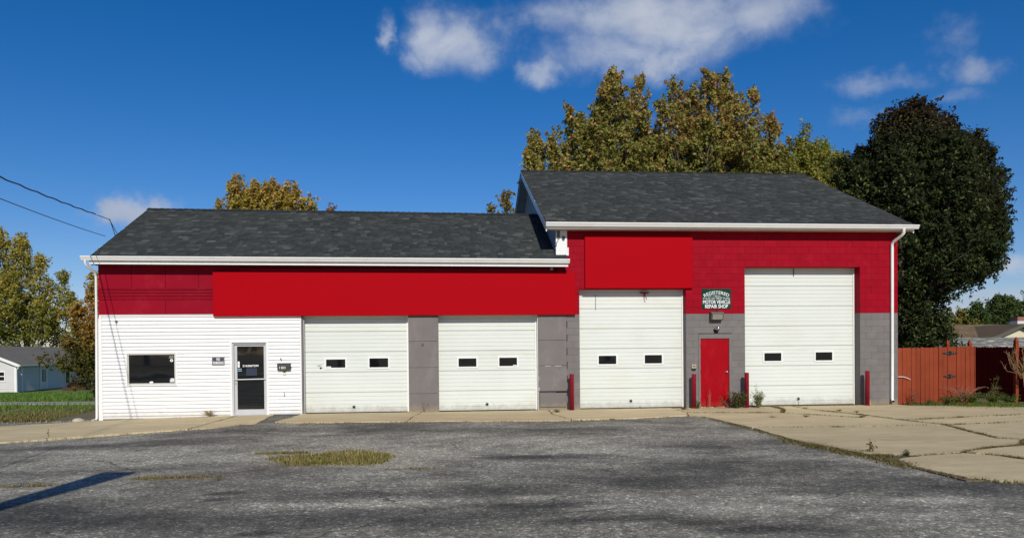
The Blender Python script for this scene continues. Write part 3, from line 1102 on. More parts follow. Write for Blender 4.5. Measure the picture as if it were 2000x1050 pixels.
frame_ring(-8.865, -7.49, .845, 1.789, .038, -.030, .06, 'outer_frame', TRIM, win)
frame_ring(-8.824, -7.531, .886, 1.748, .034, -.012, .08, 'sash', ALMOND, win)
box('pane', GLASS, win, -8.79, -7.565, .035, .05, .92, 1.714)
text_mesh('OPEN', .05, STICK, -7.66, 1.655, .033, .002, .11, parent=win)
box('sticker', STICK, win, -7.73, -7.60, .032, .0345, 1.615, 1.622)
MB().tube([(-7.655, .0325, 1.55), (-7.655, .0345, 1.55)], .042, 16).build('round_sticker', LETTER, win)
MB().tube([(-7.655, .0305, 1.55), (-7.655, .0322, 1.55)], .014, 10).build('sticker_hole', BLACK, win)
MB().prism([(-7.715, .945), (-7.59, .945), (-7.59, 1.045), (-7.63, 1.055), (-7.70, 1.045), (-7.68, 1.02), (-7.715, 1.0), (-7.70, .97)], 'y', .032, .0345).build('sticker', STICK, win)
MB().prism([(-8.25, .922), (-8.17, .922), (-8.155, .955), (-8.18, .972), (-8.235, .968), (-8.26, .95)], 'y', .030, .0345).build('sticker', LETTER, win)

# glazed entrance door
ent = thing_part('entrance_door', low)
fr = MB()
for q in ((-6.056, -6.0, -.022, .06, -.06, 2.091), (-5.06, -5.003, -.022, .06, -.06, 2.091), (-6.0, -5.06, -.022, .06, 2.03, 2.091)):
    fr.box(*q)
fr.build('door_casing', TRIM, ent)
fr = MB()
for q in ((-6.0, -5.965, .02, .12, -.05, 2.03), (-5.095, -5.06, .02, .12, -.05, 2.03), (-5.965, -5.095, .02, .12, 1.985, 2.03)):
    fr.box(*q)
fr.build('door_frame', ALU, ent)
lf = MB()
for q in ((-5.96, -5.885, .07, .11, .0, 1.98), (-5.15, -5.10, .07, .11, .0, 1.98), (-5.885, -5.15, .07, .11, .0, .145), (-5.885, -5.15, .07, .11, 1.925, 1.98)):
    lf.box(*q)
lf.build('door_leaf', ALU, ent)
box('pane', GLASS, ent, -5.885, -5.15, .085, .095, .145, 1.0)
box('pane', GLASS, ent, -5.885, -5.15, .085, .095, 1.0, 1.925)
MB().tube([(-5.97, .045, .985), (-5.90, .03, .99), (-5.10, .03, 1.0), (-5.085, .06, 1.0)], .017, 8).build('push_bar', ALU, ent)
box('lock', STEEL, ent, -5.94, -5.915, .055, .07, .85, .90)
box('threshold', ALU, ent, -6.0, -5.06, -.03, .12, -.06, -.005)
text_mesh('2162067299', .075, LETTER, -5.52, 1.375, .083, .002, .44, parent=ent, bold=.002)
box('notice', SCREEN, ent, -5.64, -5.35, .081, .084, 1.10, 1.31)
box('sticker', LETTER, ent, -5.875, -5.82, .081, .084, 1.33, 1.50)
box('sticker', STICKB, ent, -5.875, -5.765, .081, .084, 1.275, 1.298)
box('sticker', STICKB, ent, -5.875, -5.765, .081, .084, 1.225, 1.250)
text_mesh('PULL', .05, BLACK, -5.847, 1.415, .0805, .001, .03, parent=ent)


# roofs -----------------------------------------------------------
def shingles(name, x0l, x1l, pe, pr, parent, m, exposure=.18, wmin=.10, wmax=.34, th=.014):
    """tabs in courses on the plane from eave pe=(y,z left,z right) to ridge pr; each tab a thin wedge"""
    L = math.hypot(pr[0] - pe[0], pr[1] - pe[1])
    nc = int(L / exposure)
    V_, T_, C_ = [], [], []
    X0, X1 = x0l, x1l

    def P(x, s, up):
        t = s / L
        k = (x - X0) / (X1 - X0)
        ze, zr = pe[1] + (pe[2] - pe[1]) * k, pr[1] + (pr[2] - pr[1]) * k
        y = pe[0] + (pr[0] - pe[0]) * t
        zz = ze + (zr - ze) * t
        ny, nzz = -(zr - ze) / L, (pr[0] - pe[0]) / L
        return (x, y + ny * up, zz + nzz * up)
    r = random.Random(3)
    for c in range(nc + 1):
        x = X0 - r.random() * .3
        s0, s1 = c * exposure, min(L, (c + 1) * exposure + .03)
        while x < X1:
            w = r.uniform(wmin, wmax)
            a, b = max(x, X0), min(x + w, X1)
            x += w
            if b - a < .02:
                continue
            u = th * r.choice((.55, .8, 1.0, 1.25))
            n0 = len(V_)
            jj = r.uniform(-.004, .004)
            V_ += [P(a + .002, s0 + jj, 0.001), P(b - .002, s0 + jj, 0.001), P(b - .002, s0 + jj, u), P(a + .002, s0 + jj, u), P(a + .002, s1, .002), P(b - .002, s1, .002)]
            T_ += [(n0, n0 + 1, n0 + 2), (n0, n0 + 2, n0 + 3), (n0 + 3, n0 + 2, n0 + 5), (n0 + 3, n0 + 5, n0 + 4), (n0 + 1, n0 + 5, n0 + 2), (n0, n0 + 3, n0 + 4)]
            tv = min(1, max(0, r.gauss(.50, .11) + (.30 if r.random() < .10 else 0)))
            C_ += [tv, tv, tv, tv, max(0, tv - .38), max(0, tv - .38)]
    o = tri_mesh(name, np.array(V_), np.array(T_), m, None, parent, {'tint': np.array(C_)})
    o['kind'] = 'stuff'
    return o


def roof_slab(name, x0, x1, y0, z0l, z0r, y1, z1l, z1r, th, m, parent):
    MB().hexa([(x0, y0, z0l - th), (x1, y0, z0r - th), (x1, y1, z1r - th), (x0, y1, z1l - th), (x0, y0, z0l), (x1, y0, z0r), (x1, y1, z1r), (x0, y1, z1l)]).build(name, m, parent)


# low roof
rl = thing_part('roof', low)
LX0, LX1 = -9.60, 3.50
ZEL, ZER, ZRL, ZRR = 4.385, 4.325, 6.445, 6.345
roof_slab('deck', LX0, 3.18, -.36, ZEL, ZER, 3.665, ZRL, ZRR, .13, ROOFB, rl)
roof_slab('deck', LX0, 3.18, 3.665, ZRL - .003, ZRR - .003, 7.6, ZEL, ZER, .13, ROOFB, rl)
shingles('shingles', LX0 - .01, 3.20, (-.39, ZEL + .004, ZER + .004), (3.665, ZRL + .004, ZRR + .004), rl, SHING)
# strip of roof that runs on in front of the tall wall
shingles('shingles', 3.20, 3.50, (-.39, ZER + .004, ZER + .004), (.0, ZER + .2, ZER + .2), rl, SHING)
MB().hexa([(3.18, -.36, ZER - .13), (3.5, -.36, ZER - .13), (3.5, -.005, ZER + .05), (3.18, -.005, ZER + .05), (3.18, -.36, ZER), (3.5, -.36, ZER), (3.5, -.005, ZER + .19), (3.18, -.005, ZER + .19)]).build('deck', ROOFB, rl)
cap = MB()
xx_ = LX0
while xx_ < 3.1:
    k = (xx_ - LX0) / (3.18 - LX0)
    zr = ZRL + (ZRR - ZRL) * k + .012
    u = .012 * random.choice((.5, 1))
    cap.hexa([(xx_, 3.52, zr - .075), (xx_ + .2, 3.52, zr - .075), (xx_ + .2, 3.665, zr), (xx_, 3.665, zr), (xx_, 3.50, zr - .05 + u), (xx_ + .19, 3.50, zr - .055), (xx_ + .19, 3.665, zr + .012), (xx_, 3.665, zr + .02 + u)])
    xx_ += .19
o = cap.build('ridge_cap', SHING, rl)
o['kind'] = 'stuff'
at = o.data.attributes.new('tint', 'FLOAT', 'POINT')
at.data.foreach_set('value', np.repeat(rng.uniform(.1, .5, len(o.data.vertices) // 8), 8).astype(np.float32))
MB().hexa([(LX0 + .002, -.36, ZEL - .26), (LX0 + .024, -.36, ZEL - .26), (LX0 + .024, 3.665, ZRL - .26), (LX0 + .002, 3.665, ZRL - .26),
           (LX0 + .002, -.36, ZEL - .004), (LX0 + .024, -.36, ZEL - .004), (LX0 + .024, 3.665, ZRL - .004), (LX0 + .002, 3.665, ZRL - .004)]).build('rake_board', SHADESID, low)


def gutter(parent, x0, x1, yb, zt_l, zt_r, h=.115, d=.115):
    """K-style gutter: flat back, curved front with a rolled lip and two creases"""
    pr_ = [(0, 0), (-.008, 0), (-.008, -h + .012), (-d * .55, -h + .012), (-d * .74, -h * .70), (-d * .86, -h * .42), (-d, -h * .30), (-d, -.012), (-d + .014, -.012), (-d + .014, 0), (-d - .012, 0), (-d - .014, -h * .25), (-d * .97, -h * .38), (-d * .88, -h * .52), (-d * .80, -h * .72), (-d * .62, -h), (0, -h)]
    m = MB()
    n0 = 0
    for (x, zt) in ((x0, zt_l), (x1, zt_r)):
        for (y, zz) in pr_:
            m.v.append((x, yb + y, zt + zz))
    k = len(pr_)
    for i in range(k):
        j = (i + 1) % k
        m.f.append((i, j, k + j, k + i))
        m.mi.append(0)
    m.f.append(tuple(range(k))[::-1])
    m.f.append(tuple(range(k, 2 * k)))
    m.mi += [0, 0]
    # end plates
    for (x, zt, s) in ((x0, zt_l, -1), (x1, zt_r, 1)):
        m.prism([(yb, zt), (yb - d - .012, zt), (yb - d - .012, zt - h * .28), (yb - d * .8, zt - h * .7), (yb - d * .62, zt - h), (yb, zt - h)], 'x', x, x + s * .004)
    g = m.build('gutter', GUTTER, parent)
    return g


gutter(low, -9.80, 3.53, -.385, ZEL + .005, ZER + .005)
MB().hexa([(-9.62, -.383, ZEL - .20), (3.5, -.383, ZER - .20), (3.5, -.362, ZER - .20), (-9.62, -.362, ZEL - .20), (-9.62, -.383, ZEL - .01), (3.5, -.383, ZER - .01), (3.5, -.362, ZER - .01), (-9.62, -.362, ZEL - .01)]).build('fascia', TRIM, low)
MB().hexa([(-9.62, -.361, ZEL - .195), (3.18, -.361, ZER - .195), (3.18, .03, ZER - .195), (-9.62, .03, ZEL - .195), (-9.62, -.361, ZEL - .18), (3.18, -.361, ZER - .18), (3.18, .03, ZER - .18), (-9.62, .03, ZEL - .18)]).build('soffit', BRONZE, low)
MB().tube([(-9.70, -.45, 4.29), (-9.70, -.45, 4.20), (-9.68, -.38, 4.12), (-9.61, -.16, 4.00), (-9.60, -.09, 3.93), (-9.60, -.06, 3.85), (-9.605, -.06, 2.8)], .033, 12, False).build('downspout', GUTTER, low, True)
MB().tube([(-9.605, -.06, 2.8), (-9.635, -.06, -.02), (-9.65, -.12, -.08)], .033, 12, False).build('downspout', GUTTER, low, True)
MB().box(3.03, 3.10, -.10, -.008, 4.06, 4.16).build('conduit_box', SILVER, low)

# ------------------------------------------------------------------ the tall shop
tall = thing('garage_building', (8.4, 6.5, 0), 'taller red and gray block garage with two tall bay doors and a red door', 'building')
CH, BW = .1983, .397
ZP = 14 * CH
TOP = 5.24
OPEN = [(3.888, 7.081, 3.514), (7.456, 8.469, 2.185), (8.888, 12.487, 4.168)]
YB, YE = .007, .34
for a, b in ((3.52, 3.888), (7.081, 7.456), (8.469, 8.888), (12.487, 13.69)):
    box('gray_wall', GREYB, tall, a, b, YB, YE, -.1, ZP)
box('gray_wall', GREYB, tall, 7.4561, 8.4689, YB, YE, 2.185, ZP)
for a, b, zt in ((3.888, 7.081, 3.514), (8.888, 12.487, 4.168), (3.22, 3.888, ZP), (7.081, 8.888, ZP), (12.487, 13.69, ZP)):
    box('red_wall', REDB, tall, a, b, YB, YE, zt, TOP)
box('gray_wall', GREYB, tall, 13.49, 13.69, YE + .002, 13.0, -.1, ZP)
box('red_wall', REDB, tall, 13.49, 13.69, YE + .002, 13.0, ZP, 5.3)
box('rear_wall', GREYB, tall, 3.40, 13.485, 12.8, 13.0, -.1, 5.3)
MB().prism([(.05, 5.303), (13.0, 5.303), (6.54, 8.30)], 'x', 13.49, 13.69).build('gable_wall', SHADESID, tall)
MB().prism([(.05, 2.9), (13.0, 2.9), (13.0, 5.3), (6.54, 8.30), (.05, 5.3)], 'x', 3.235, 3.39).build('gable_wall', SHADESID, tall)
box('floor', DARK, tall, 3.42, 13.48, .45, 12.79, -.1, -.05)

_bm = {}


def block_mesh(w, h, m, nm):
    key = (round(w, 3), round(h, 3), m.name)
    if key not in _bm:
        _bm[key] = MB().chbox(0, w, 0, .05, 0, h, .003).mesh(nm, m)
    return _bm[key]


hidden = {REDB: MB(), GREYB: MB()}
nb = 0
for c in range(27):
    z0, z1 = c * CH, min((c + 1) * CH, TOP)
    if z1 - z0 < .03:
        continue
    m = GREYB if c < 14 else REDB
    nm = 'concrete_block'
    xs0 = 3.50 if c < 20 else 3.535
    ph = 8.888 + (0 if c % 2 else BW / 2)
    k0 = math.floor((xs0 - ph) / BW)
    edges = [ph + BW * i for i in range(k0, k0 + 30)]
    for a, b in zip(edges[:-1], edges[1:]):
        a, b = max(a, xs0), min(b, 13.69)
        if b - a < .03:
            continue
        pcs = [(a, b, z0, z1)]
        for (ox0, ox1, oz) in OPEN:
            nxt = []
            for (p, q, s, t) in pcs:
                if oz <= s + .01 or q <= ox0 or p >= ox1:
                    nxt.append((p, q, s, t))
                    continue
                if oz < t - .03:
                    if oz - s > .01:
                        nxt.append((max(p, ox0), min(q, ox1), oz, t))
                    if p < ox0:
                        nxt.append((p, ox0, s, t))
                    if q > ox1:
                        nxt.append((ox1, q, s, t))
                    continue
                if p < ox0:
                    nxt.append((p, ox0, s, t))
                if q > ox1:
                    nxt.append((ox1, q, s, t))
            pcs = nxt
        for (p, q, s, t) in pcs:
            if q - p < .025 or t - s < .025:
                continue
            g = .0012
            jx = random.uniform(-.0015, .0015)
            if p > 4.1 and q < 7.25 and s > 3.55 and t < 5.05:
                hidden[m].chbox(p + g, q - g, 0, .052, s + g, t - g)
                continue
            o = put(nm, block_mesh(q - p - 2 * g, t - s - 2 * g, m, nm), tall, (p + g, jx, s + g))
            nb += 1
for m, b in hidden.items():
    if b.v:
        o = b.build('concrete_blocks', m, tall)
        o['kind'] = 'stuff'

# bays
garage_door(tall, 3.888, 7.081, 3.514, .27, 6, [(4.444, 1.316, 4.967, 1.562), (5.822, 1.323, 6.340, 1.570)], (5.398, .229), .592)
dd = garage_door(tall, 8.888, 12.487, 4.168, .32, 7, [(9.474, 1.357, 9.999, 1.595), (11.074, 1.359, 11.595, 1.605)], (10.529, .214), .604)
ch = MB()
for i in range(14):
    zc = 3.36 - i * .033
    ch.box(4.415, 4.424 if i % 2 else 4.430, .248, .256, zc - .014, zc + .014)
ch.build('pull_chain', BRONZE, tall)
op = MB()
op.box(5.76, 6.02, .17, .26, 3.405, 3.435).box(5.88, 5.91, .17, .26, 3.30, 3.405)
op.tube([(5.90, .15, 3.32), (5.93, .13, 3.22)], .012, 6)
op.build('door_latch', BOLL, tall)
MB().tube([(10.55, .30, 4.15), (10.55, .30, 3.92)], .012, 6).build('pull_cord', BRONZE, tall)
# red door
rdo = thing_part('entrance_door', tall)
fr = MB()
for q in ((7.456, 7.515, -.012, .15, 0, 2.183), (8.395, 8.469, -.012, .15, 0, 2.183), (7.515, 8.395, -.012, .15, 2.043, 2.183)):
    fr.box(*q)
fr.build('door_frame', GREYB, rdo)
MB().chbox(7.519, 8.391, .02, .065, .012, 2.039, .003).build('door_leaf', REDD, rdo)
box('drip_cap', BLACK, rdo, 7.45, 8.475, -.035, .0, 2.190, 2.198)
kn = MB().lathe([(.001, 0), (.032, .0), (.032, .008), (.012, .010), (.011, .03), (.026, .036), (.030, .055), (.022, .068), (0.001, .07)], 14).build('knob', STEEL, rdo, True)
kn.data.transform(Matrix.Translation((8.315, .018, 1.046)) @ Matrix.Rotation(math.radians(90), 4, 'X'))
for zc in (.25, 1.05, 1.82):
    box('hinge', REDD, rdo, 7.506, 7.524, -.018, .03, zc - .05, zc + .05)
dn = MB()
dn.prism([(7.60, .02), (7.68, .02), (7.63, .09)], 'y', .014, .02)
dn.prism([(7.92, .02), (8.02, .02), (7.95, .11), (7.93, .09)], 'y', .012, .02)
dn.build('kick_dent', REDD, rdo)
box('threshold', CONC, rdo, 7.515, 8.395, -.01, .14, -.04, .010)

# roof of the tall shop
rt = thing_part('roof', tall)
TX0, TX1 = 2.872, 13.975
TE, TRG = 5.375, 8.53
roof_slab('deck', TX0, TX1, -.36, TE, TE, 6.54, TRG, TRG, .14, ROOFB, rt)
roof_slab('deck', TX0, TX1, 6.54, TRG - .003, TRG - .003, 13.44, TE, TE, .14, ROOFB, rt)
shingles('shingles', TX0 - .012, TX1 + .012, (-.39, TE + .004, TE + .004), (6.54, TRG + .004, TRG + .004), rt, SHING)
cap = MB()
xx_ = TX0
while xx_ < TX1 - .05:
    u = .012 * random.choice((.5, 1))
    zr = TRG + .012
    cap.hexa([(xx_, 6.40, zr - .075), (xx_ + .2, 6.40, zr - .075), (xx_ + .2, 6.54, zr), (xx_, 6.54, zr), (xx_, 6.38, zr - .05 + u), (xx_ + .19, 6.38, zr - .055), (xx_ + .19, 6.54, zr + .012), (xx_, 6.54, zr + .02 + u)])
    xx_ += .19
o = cap.build('ridge_cap', SHING, rt)
o['kind'] = 'stuff'
at = o.data.attributes.new('tint', 'FLOAT', 'POINT')
at.data.foreach_set('value', np.repeat(rng.uniform(.1, .5, len(o.data.vertices) // 8), 8).astype(np.float32))
for s, x in ((-1, TX0), (1, TX1)):
    for nm, dz0, dz1, w in (('rake_board', -.24, -.02, .024), ('rake_trim', -.10, -.012, .038)):
        a, b = (x, x + w) if s < 0 else (x - w, x)
        if nm == 'rake_trim':
            a, b = (x - .014, x) if s < 0 else (x, x + .014)
        MB().hexa([(a, -.36, TE + dz0), (b, -.36, TE + dz0), (b, 6.54, TRG + dz0), (a, 6.54, TRG + dz0), (a, -.36, TE + dz1), (b, -.36, TE + dz1), (b, 6.54, TRG + dz1), (a, 6.54, TRG + dz1)]).build(nm, TRIM, tall)
        MB().hexa([(a, 6.542, TRG + dz0), (b, 6.542, TRG + dz0), (b, 13.44, TE + dz0), (a, 13.44, TE + dz0), (a, 6.542, TRG + dz1), (b, 6.542, TRG + dz1), (b, 13.44, TE + dz1), (a, 13.44, TE + dz1)]).build(nm, ROOFB if nm == 'rake_trim' else SHADESID, tall)
# soffit of the rear left rake, seen from below as gray panels
npan = 10
for i in range(npan):
    t0, t1 = i / npan, (i + 1) / npan - .004
    ya, yb_ = 6.6 + 6.7 * t0, 6.6 + 6.7 * t1
    f = lambda y: TRG - .19 - (y - 6.54) * (TRG - TE) / 6.9
    MB().hexa([(TX0 + .03, ya, f(ya) - .012), (3.232, ya, f(ya) - .012), (3.232, yb_, f(yb_) - .012), (TX0 + .03, yb_, f(yb_) - .012), (TX0 + .03, ya, f(ya)), (3.232, ya, f(ya)), (3.232, yb_, f(yb_)), (TX0 + .03, yb_, f(yb_))]).build('soffit_panel', GREYSOFF, tall)
# lap boards on the gable facing left
zz = 4.2
while zz < 8.2:
    f = lambda q: (q - (TE - .16)) * 6.9 / (TRG - TE) - .36
    ya, yb_ = (max(.02, f(zz + .05)), 13.08 - max(.02, f(zz + .05)))
    if yb_ - ya > .2:
        MB().prism([(3.232, zz + .104), (3.226, zz + .100), (3.196, zz + .010), (3.196, zz), (3.232, zz)], 'y', ya, yb_).build('siding_board', SHADESID, tall)
    zz += .1016
box('vent', BLACK, tall, 3.17, 3.212, 6.9, 7.15, 6.55, 6.85)
# front eave: white box corner, gutter, fascia, soffit panels
box('corner_return', TRIM, tall, 3.205, 3.532, -.035, .05, 4.50, 5.232)
box('corner_return', TRIM, tall, 3.205, 3.575, -.05, -.037, 4.487, 4.530)
box('corner_return', TRIM, tall, 3.535, 3.578, -.035, -.002, 4.53, 4.72)
gutter(tall, TX0 - .012, 14.06, -.385, TE + .004, TE - .012, .115, .115)
box('fascia', TRIM, tall, TX0, TX1, -.383, -.362, TE - .165, TE - .008)
x = TX0 + .03
i = 0
while x < TX1 - .03:
    w = .203
    MB().prism([(-.360, 5.222), (-.330, 5.212), (-.03, 5.212), (-.003, 5.222), (-.003, 5.232), (-.360, 5.232)], 'x', x + .004, min(x + w - .004, TX1 - .03)).build('soffit_panel', SOFF, tall)
    x += w
    i += 1
box('soffit_backing', ROOFB, tall, TX0 + .03, TX1 - .03, -.36, -.003, 5.233, 5.24)
MB().tube([(13.60, -.45, TE - .10), (13.60, -.45, 5.13), (13.585, -.36, 5.06), (13.50, -.12, 4.93), (13.485, -.05, 4.86), (13.485, -.05, 4.75), (13.478, -.05, 1.55)], .045, 12, False).build('downspout', GUTTER, tall, True)
MB().tube([(13.478, -.05, 1.55), (13.468, -.05, .17), (13.46, -.12, .10)], .047, 12, False).build('downspout', GUTTER, tall, True)
MB().tube([(13.46, -.121, .10), (13.458, -.128, .094)], .036, 10).build('spout_mouth', BLACK, tall)
box('conduit_box', GREYW, tall, 3.24, 3.32, -.06, -.036, 4.98, 5.2)
MB().tube([(3.28, -.05, 4.98), (3.26, -.05, 4.9), (3.22, -.05, 4.86), (3.215, -.05, 4.75)], .008, 6).build('wire', BLACK, tall)

# ------------------------------------------------------------------ signs and fixtures (each a thing of its own)
sg = thing('sign_board', (-1.36, 0, 3.38), 'long blank red sign board across the low shop above its two bays', 'sign')
MB().chbox(-6.47, 3.755, -.115, -.03, 2.765, 4.0, .006).build('face', BOARD, sg)
MB().chbox(-5.76, 3.075, -.06, -.027, 4.002, 4.105, .004).build('upper_strip', BOARDD, sg)
sg2 = thing('sign_board', (5.66, 0, 4.3), 'square blank red sign board on the block wall above the first tall bay', 'sign')
MB().chbox(4.045, 7.27, -.09, -.004, 3.53, 5.068, .006).build('face', BOARD, sg2)
sg['group'] = sg2['group'] = 'blank red sign boards'

rs = thing('repair_sign', (8.0, -.02, 3.2), 'green enamel repair shop sign with white lettering above the red door', 'sign')
pl = [(7.565 + .02, 2.925), (8.452 - .02, 2.925), (8.452, 2.945), (8.452, 3.495), (8.432, 3.515), (7.585, 3.515), (7.565, 3.495), (7.565, 2.945)]
MB().prism(pl, 'y', -.022, -.010).build('plate', GREEN, rs)
y = -.0235
text_mesh('REGISTERED', .135, LETTER, 8.008, 3.405, y, .002, .80, parent=rs, arc=.80, bold=.0006)
text_mesh('NO. 7130131', .062, LETTER, 7.93, 3.305, y, .002, .38, parent=rs)
box('rule', LETTER, rs, 7.97, 8.25, y - .001, y + .001, 3.272, 3.277)
text_mesh('STATE OF NEW YORK', .075, LETTER, 8.008, 3.230, y, .002, .83, parent=rs)
text_mesh('MOTOR VEHICLE', .150, LETTER, 8.008, 3.125, y, .002, .83, parent=rs, bold=.003)
text_mesh('REPAIR SHOP', .150, LETTER, 8.008, 2.995, y, .002, .70, parent=rs, bold=.003)
MB().tube([(7.78, -.026, 3.50), (7.78, -.018, 3.50)], .007, 6).build('bolt', STEEL, rs)
MB().tube([(8.23, -.026, 2.94), (8.23, -.018, 2.94)], .007, 6).build('bolt', STEEL, rs)

npk = thing('parking_sign', (-6.37, -.03, 1.516), 'dark gray no parking sign on the white siding beside the glass door', 'sign')
frame_ring(-6.545, -6.20, 1.40, 1.632, .014, -.034, -.020, 'border', SILVER, npk)
box('plate', SIGNG, npk, -6.535, -6.21, -.030, -.018, 1.41, 1.622)
text_mesh('NO', .098, LETTER, -6.372, 1.572, -.031, .002, .095, parent=npk, bold=.003)
text_mesh('PARKING', .108, LETTER, -6.372, 1.470, -.031, .002, .285, parent=npk, bold=.003)

mb_ = thing('mailbox', (-4.56, -.05, 1.33), 'pewter wall mailbox with house number on the white siding', 'mailbox')
MB().prism([(-.012, 1.235), (-.095, 1.245), (-.105, 1.38), (-.06, 1.425), (-.012, 1.445)], 'x', -4.745, -4.385).build('body', MAILM, mb_)
MB().prism([(-.014, 1.45), (-.064, 1.432), (-.112, 1.386), (-.114, 1.365), (-.106, 1.365), (-.106, 1.38), (-.06, 1.425), (-.014, 1.445)], 'x', -4.75, -4.38).build('lid', MAILM, mb_)
text_mesh('180', .10, LETTER, -4.60, 1.315, -.104, .002, .17, parent=mb_)
box('latch', MAILM, mb_, -4.383, -4.365, -.07, -.05, 1.30, 1.345)
bl = thing('doorbell', (-4.565, -.02, 1.175), 'ivory doorbell plate below the mailbox', 'doorbell')
frame_ring(-4.615, -4.515, 1.105, 1.245, .026, -.022, -.008, 'plate', IVORY, bl)
box('button', BRONZE, bl, -4.588, -4.542, -.018, -.009, 1.132, 1.218)
hk = MB()
hk.tube([(-4.66, -.012, 1.575), (-4.66, -.05, 1.575), (-4.645, -.065, 1.545), (-4.64, -.05, 1.525)], .014, 6)
tag(hk.build('wall_hook', BLACK), 'small black hook screwed to the siding above the mailbox', 'hook')
hn = MB()
hn.tube([(-4.575, -.012, .60), (-4.575, -.04, .60), (-4.572, -.045, .52), (-4.575, -.012, .50)], .016, 6)
tag(hn.build('hose_bib', SILVER), 'small gray metal fitting low on the siding below the mailbox', 'fitting')
fl = MB()
fl.tube([(-9.08, -.012, 2.66), (-9.08, -.07, 2.65), (-9.10, -.09, 2.62)], .02, 6)
tag(fl.build('wall_bracket', BRONZE), 'small rusty bracket high on the siding near the corner', 'bracket')

wp = thing('wall_light', (7.975, 0, 2.68), 'boxy bronze wall pack light with dusty lens above the red door', 'wall light')
MB().prism([(-.003, 2.80), (-.10, 2.835), (-.20, 2.80), (-.215, 2.765), (-.16, 2.60), (-.14, 2.585), (-.003, 2.585)], 'x', 7.79, 8.16).build('housing', BRONZE, wp)
MB().hexa([(7.81, -.216, 2.755), (8.14, -.216, 2.755), (8.14, -.200, 2.755), (7.81, -.200, 2.755), (7.81, -.222, 2.76), (8.14, -.222, 2.76), (8.14, -.205, 2.79), (7.81, -.205, 2.79)]).build('rim', BRONZE, wp)
MB().hexa([(7.825, -.175, 2.60), (8.125, -.175, 2.60), (8.125, -.15, 2.60), (7.825, -.15, 2.60), (7.825, -.2245, 2.752), (8.125, -.2245, 2.752), (8.125, -.195, 2.752), (7.825, -.195, 2.752)]).build('lens', LENS, wp)
MB().tube([(7.98, -.08, 2.82), (7.98, -.09, 2.87), (8.02, -.10, 2.875)], .02, 8).build('photocell', BLACK, wp)
fd = thing('flood_light', (7.985, 0, 2.3), 'small silver flood lamp on a round base above the red door', 'flood light')
MB().tube([(7.985, -.003, 2.24), (7.985, -.03, 2.24)], .055, 14).build('base', BLACK, fd)
MB().tube([(7.985, -.03, 2.24), (7.96, -.09, 2.27), (7.955, -.10, 2.31)], .014, 6).build('arm', BLACK, fd)
pts = [(7.935, -.06, 2.33), (7.96, -.09, 2.335), (8.01, -.13, 2.34), (8.045, -.155, 2.335)]
MB().tube(pts, [.03, .045, .055, .06], 12).build('head_piece', STEEL, fd, True)
kp = thing('keypad', (7.303, 0, 1.22), 'small ivory keypad on the gray blocks left of the red door', 'keypad')
MB().chbox(7.235, 7.372, -.055, -.003, 1.16, 1.275, .01).build('housing', IVORY, kp)
box('display', BLACK, kp, 7.262, 7.345, -.058, -.0555, 1.205, 1.245)
text_mesh('123', .035, IVORY, 7.303, 1.225, -.0585, .001, .06, parent=kp)
box('shroud', BLACK, kp, 7.24, 7.366, -.05, -.003, 1.115, 1.158)
sc1 = thing('security_camera', (3.43, -.05, 5.0), 'black ball security camera under the eave on the white corner return', 'camera')
MB().tube([(3.425, -.037, 5.01), (3.425, -.06, 5.01)], .05, 12).build('mount', LETTER, sc1)
MB().lathe([(.001, -.048), (.03, -.038), (.046, -.012), (.046, .012), (.03, .038), (.001, .048)], 12, (3.425, -.10, 5.005)).build('ball', BLACK, sc1, True)

# bollards
BL = [(3.60, -.25, .005, 1.05, 'red steel bollard at the foot of the wall left of the first tall bay'), (7.235, -.22, -.05, 1.0, 'red steel bollard below the keypad, left of the red door'),
      (8.815, -.28, -.02, 1.03, 'red steel bollard between the red door and the last bay'), (12.565, -.25, -.01, 1.04, 'red steel bollard at the right edge of the last bay')]
for i, (x, yb, z0, h, lb) in enumerate(BL):
    t = thing('bollard', (x, yb, 0), lb, 'bollard', 'red bollards guarding the tall bays')
    r = .064
    MB().lathe([(r, -.06), (r, h - .03), (r * .97, h - .012), (r * .8, h - .002), (.001, h)], 16, (x, yb, 0)).build('post', BOLL, t, True)
    MB().lathe([(r + .002, .0), (r + .010, .012), (r + .002, .03)], 16, (x, yb, 0)).build('collar', BOLL, t, True)
wd = MB()
wd.hexa([(12.63, -.20, 0), (12.70, -.20, 0), (12.72, -.17, 0), (12.65, -.17, 0), (12.632, -.06, .80), (12.650, -.06, .78), (12.655, -.03, .78), (12.637, -.03, .80)])
tag(wd.build('wood_scrap', WOODP), 'splintered strip of bare wood leaning behind the rightmost bollard', 'board')

# ------------------------------------------------------------------ gate and fence on the right
gate = thing('fence_gate', (14.93, .05, 0), 'red board gate with black strap hinges beside the block garage', 'gate')
bw = .1445
nbz = 17
tops = [1.70 + .0032 * i for i in range(nbz)]
w_ = (16.19 - 13.70) / nbz
for i in range(nbz):
    a = 13.70 + i * w_
    lean = random.uniform(-.004, .004)
    zt = 1.70 + .045 * i / nbz + random.uniform(-.012, .012)
    zb = random.uniform(.0, .03)
    yo = random.uniform(-.006, .006) + (.012 if i == 8 else 0)
    MB().prism([(a + .005, zb), (a + w_ - .005, zb), (a + w_ - .005 + lean, zt - .022), (a + w_ - .025 + lean, zt), (a + .025 + lean, zt), (a + .005 + lean, zt - .022)], 'y', .03 + yo, .052 + yo).build('plank', FENCE, gate)
for zr in (.30, 1.45):
    box('rail', FENCE, gate, 13.72, 16.17, .062, .10, zr, zr + .09)
box('gate_edge', FENCE, gate, 16.192, 16.215, .02, .10, .02, 1.735)
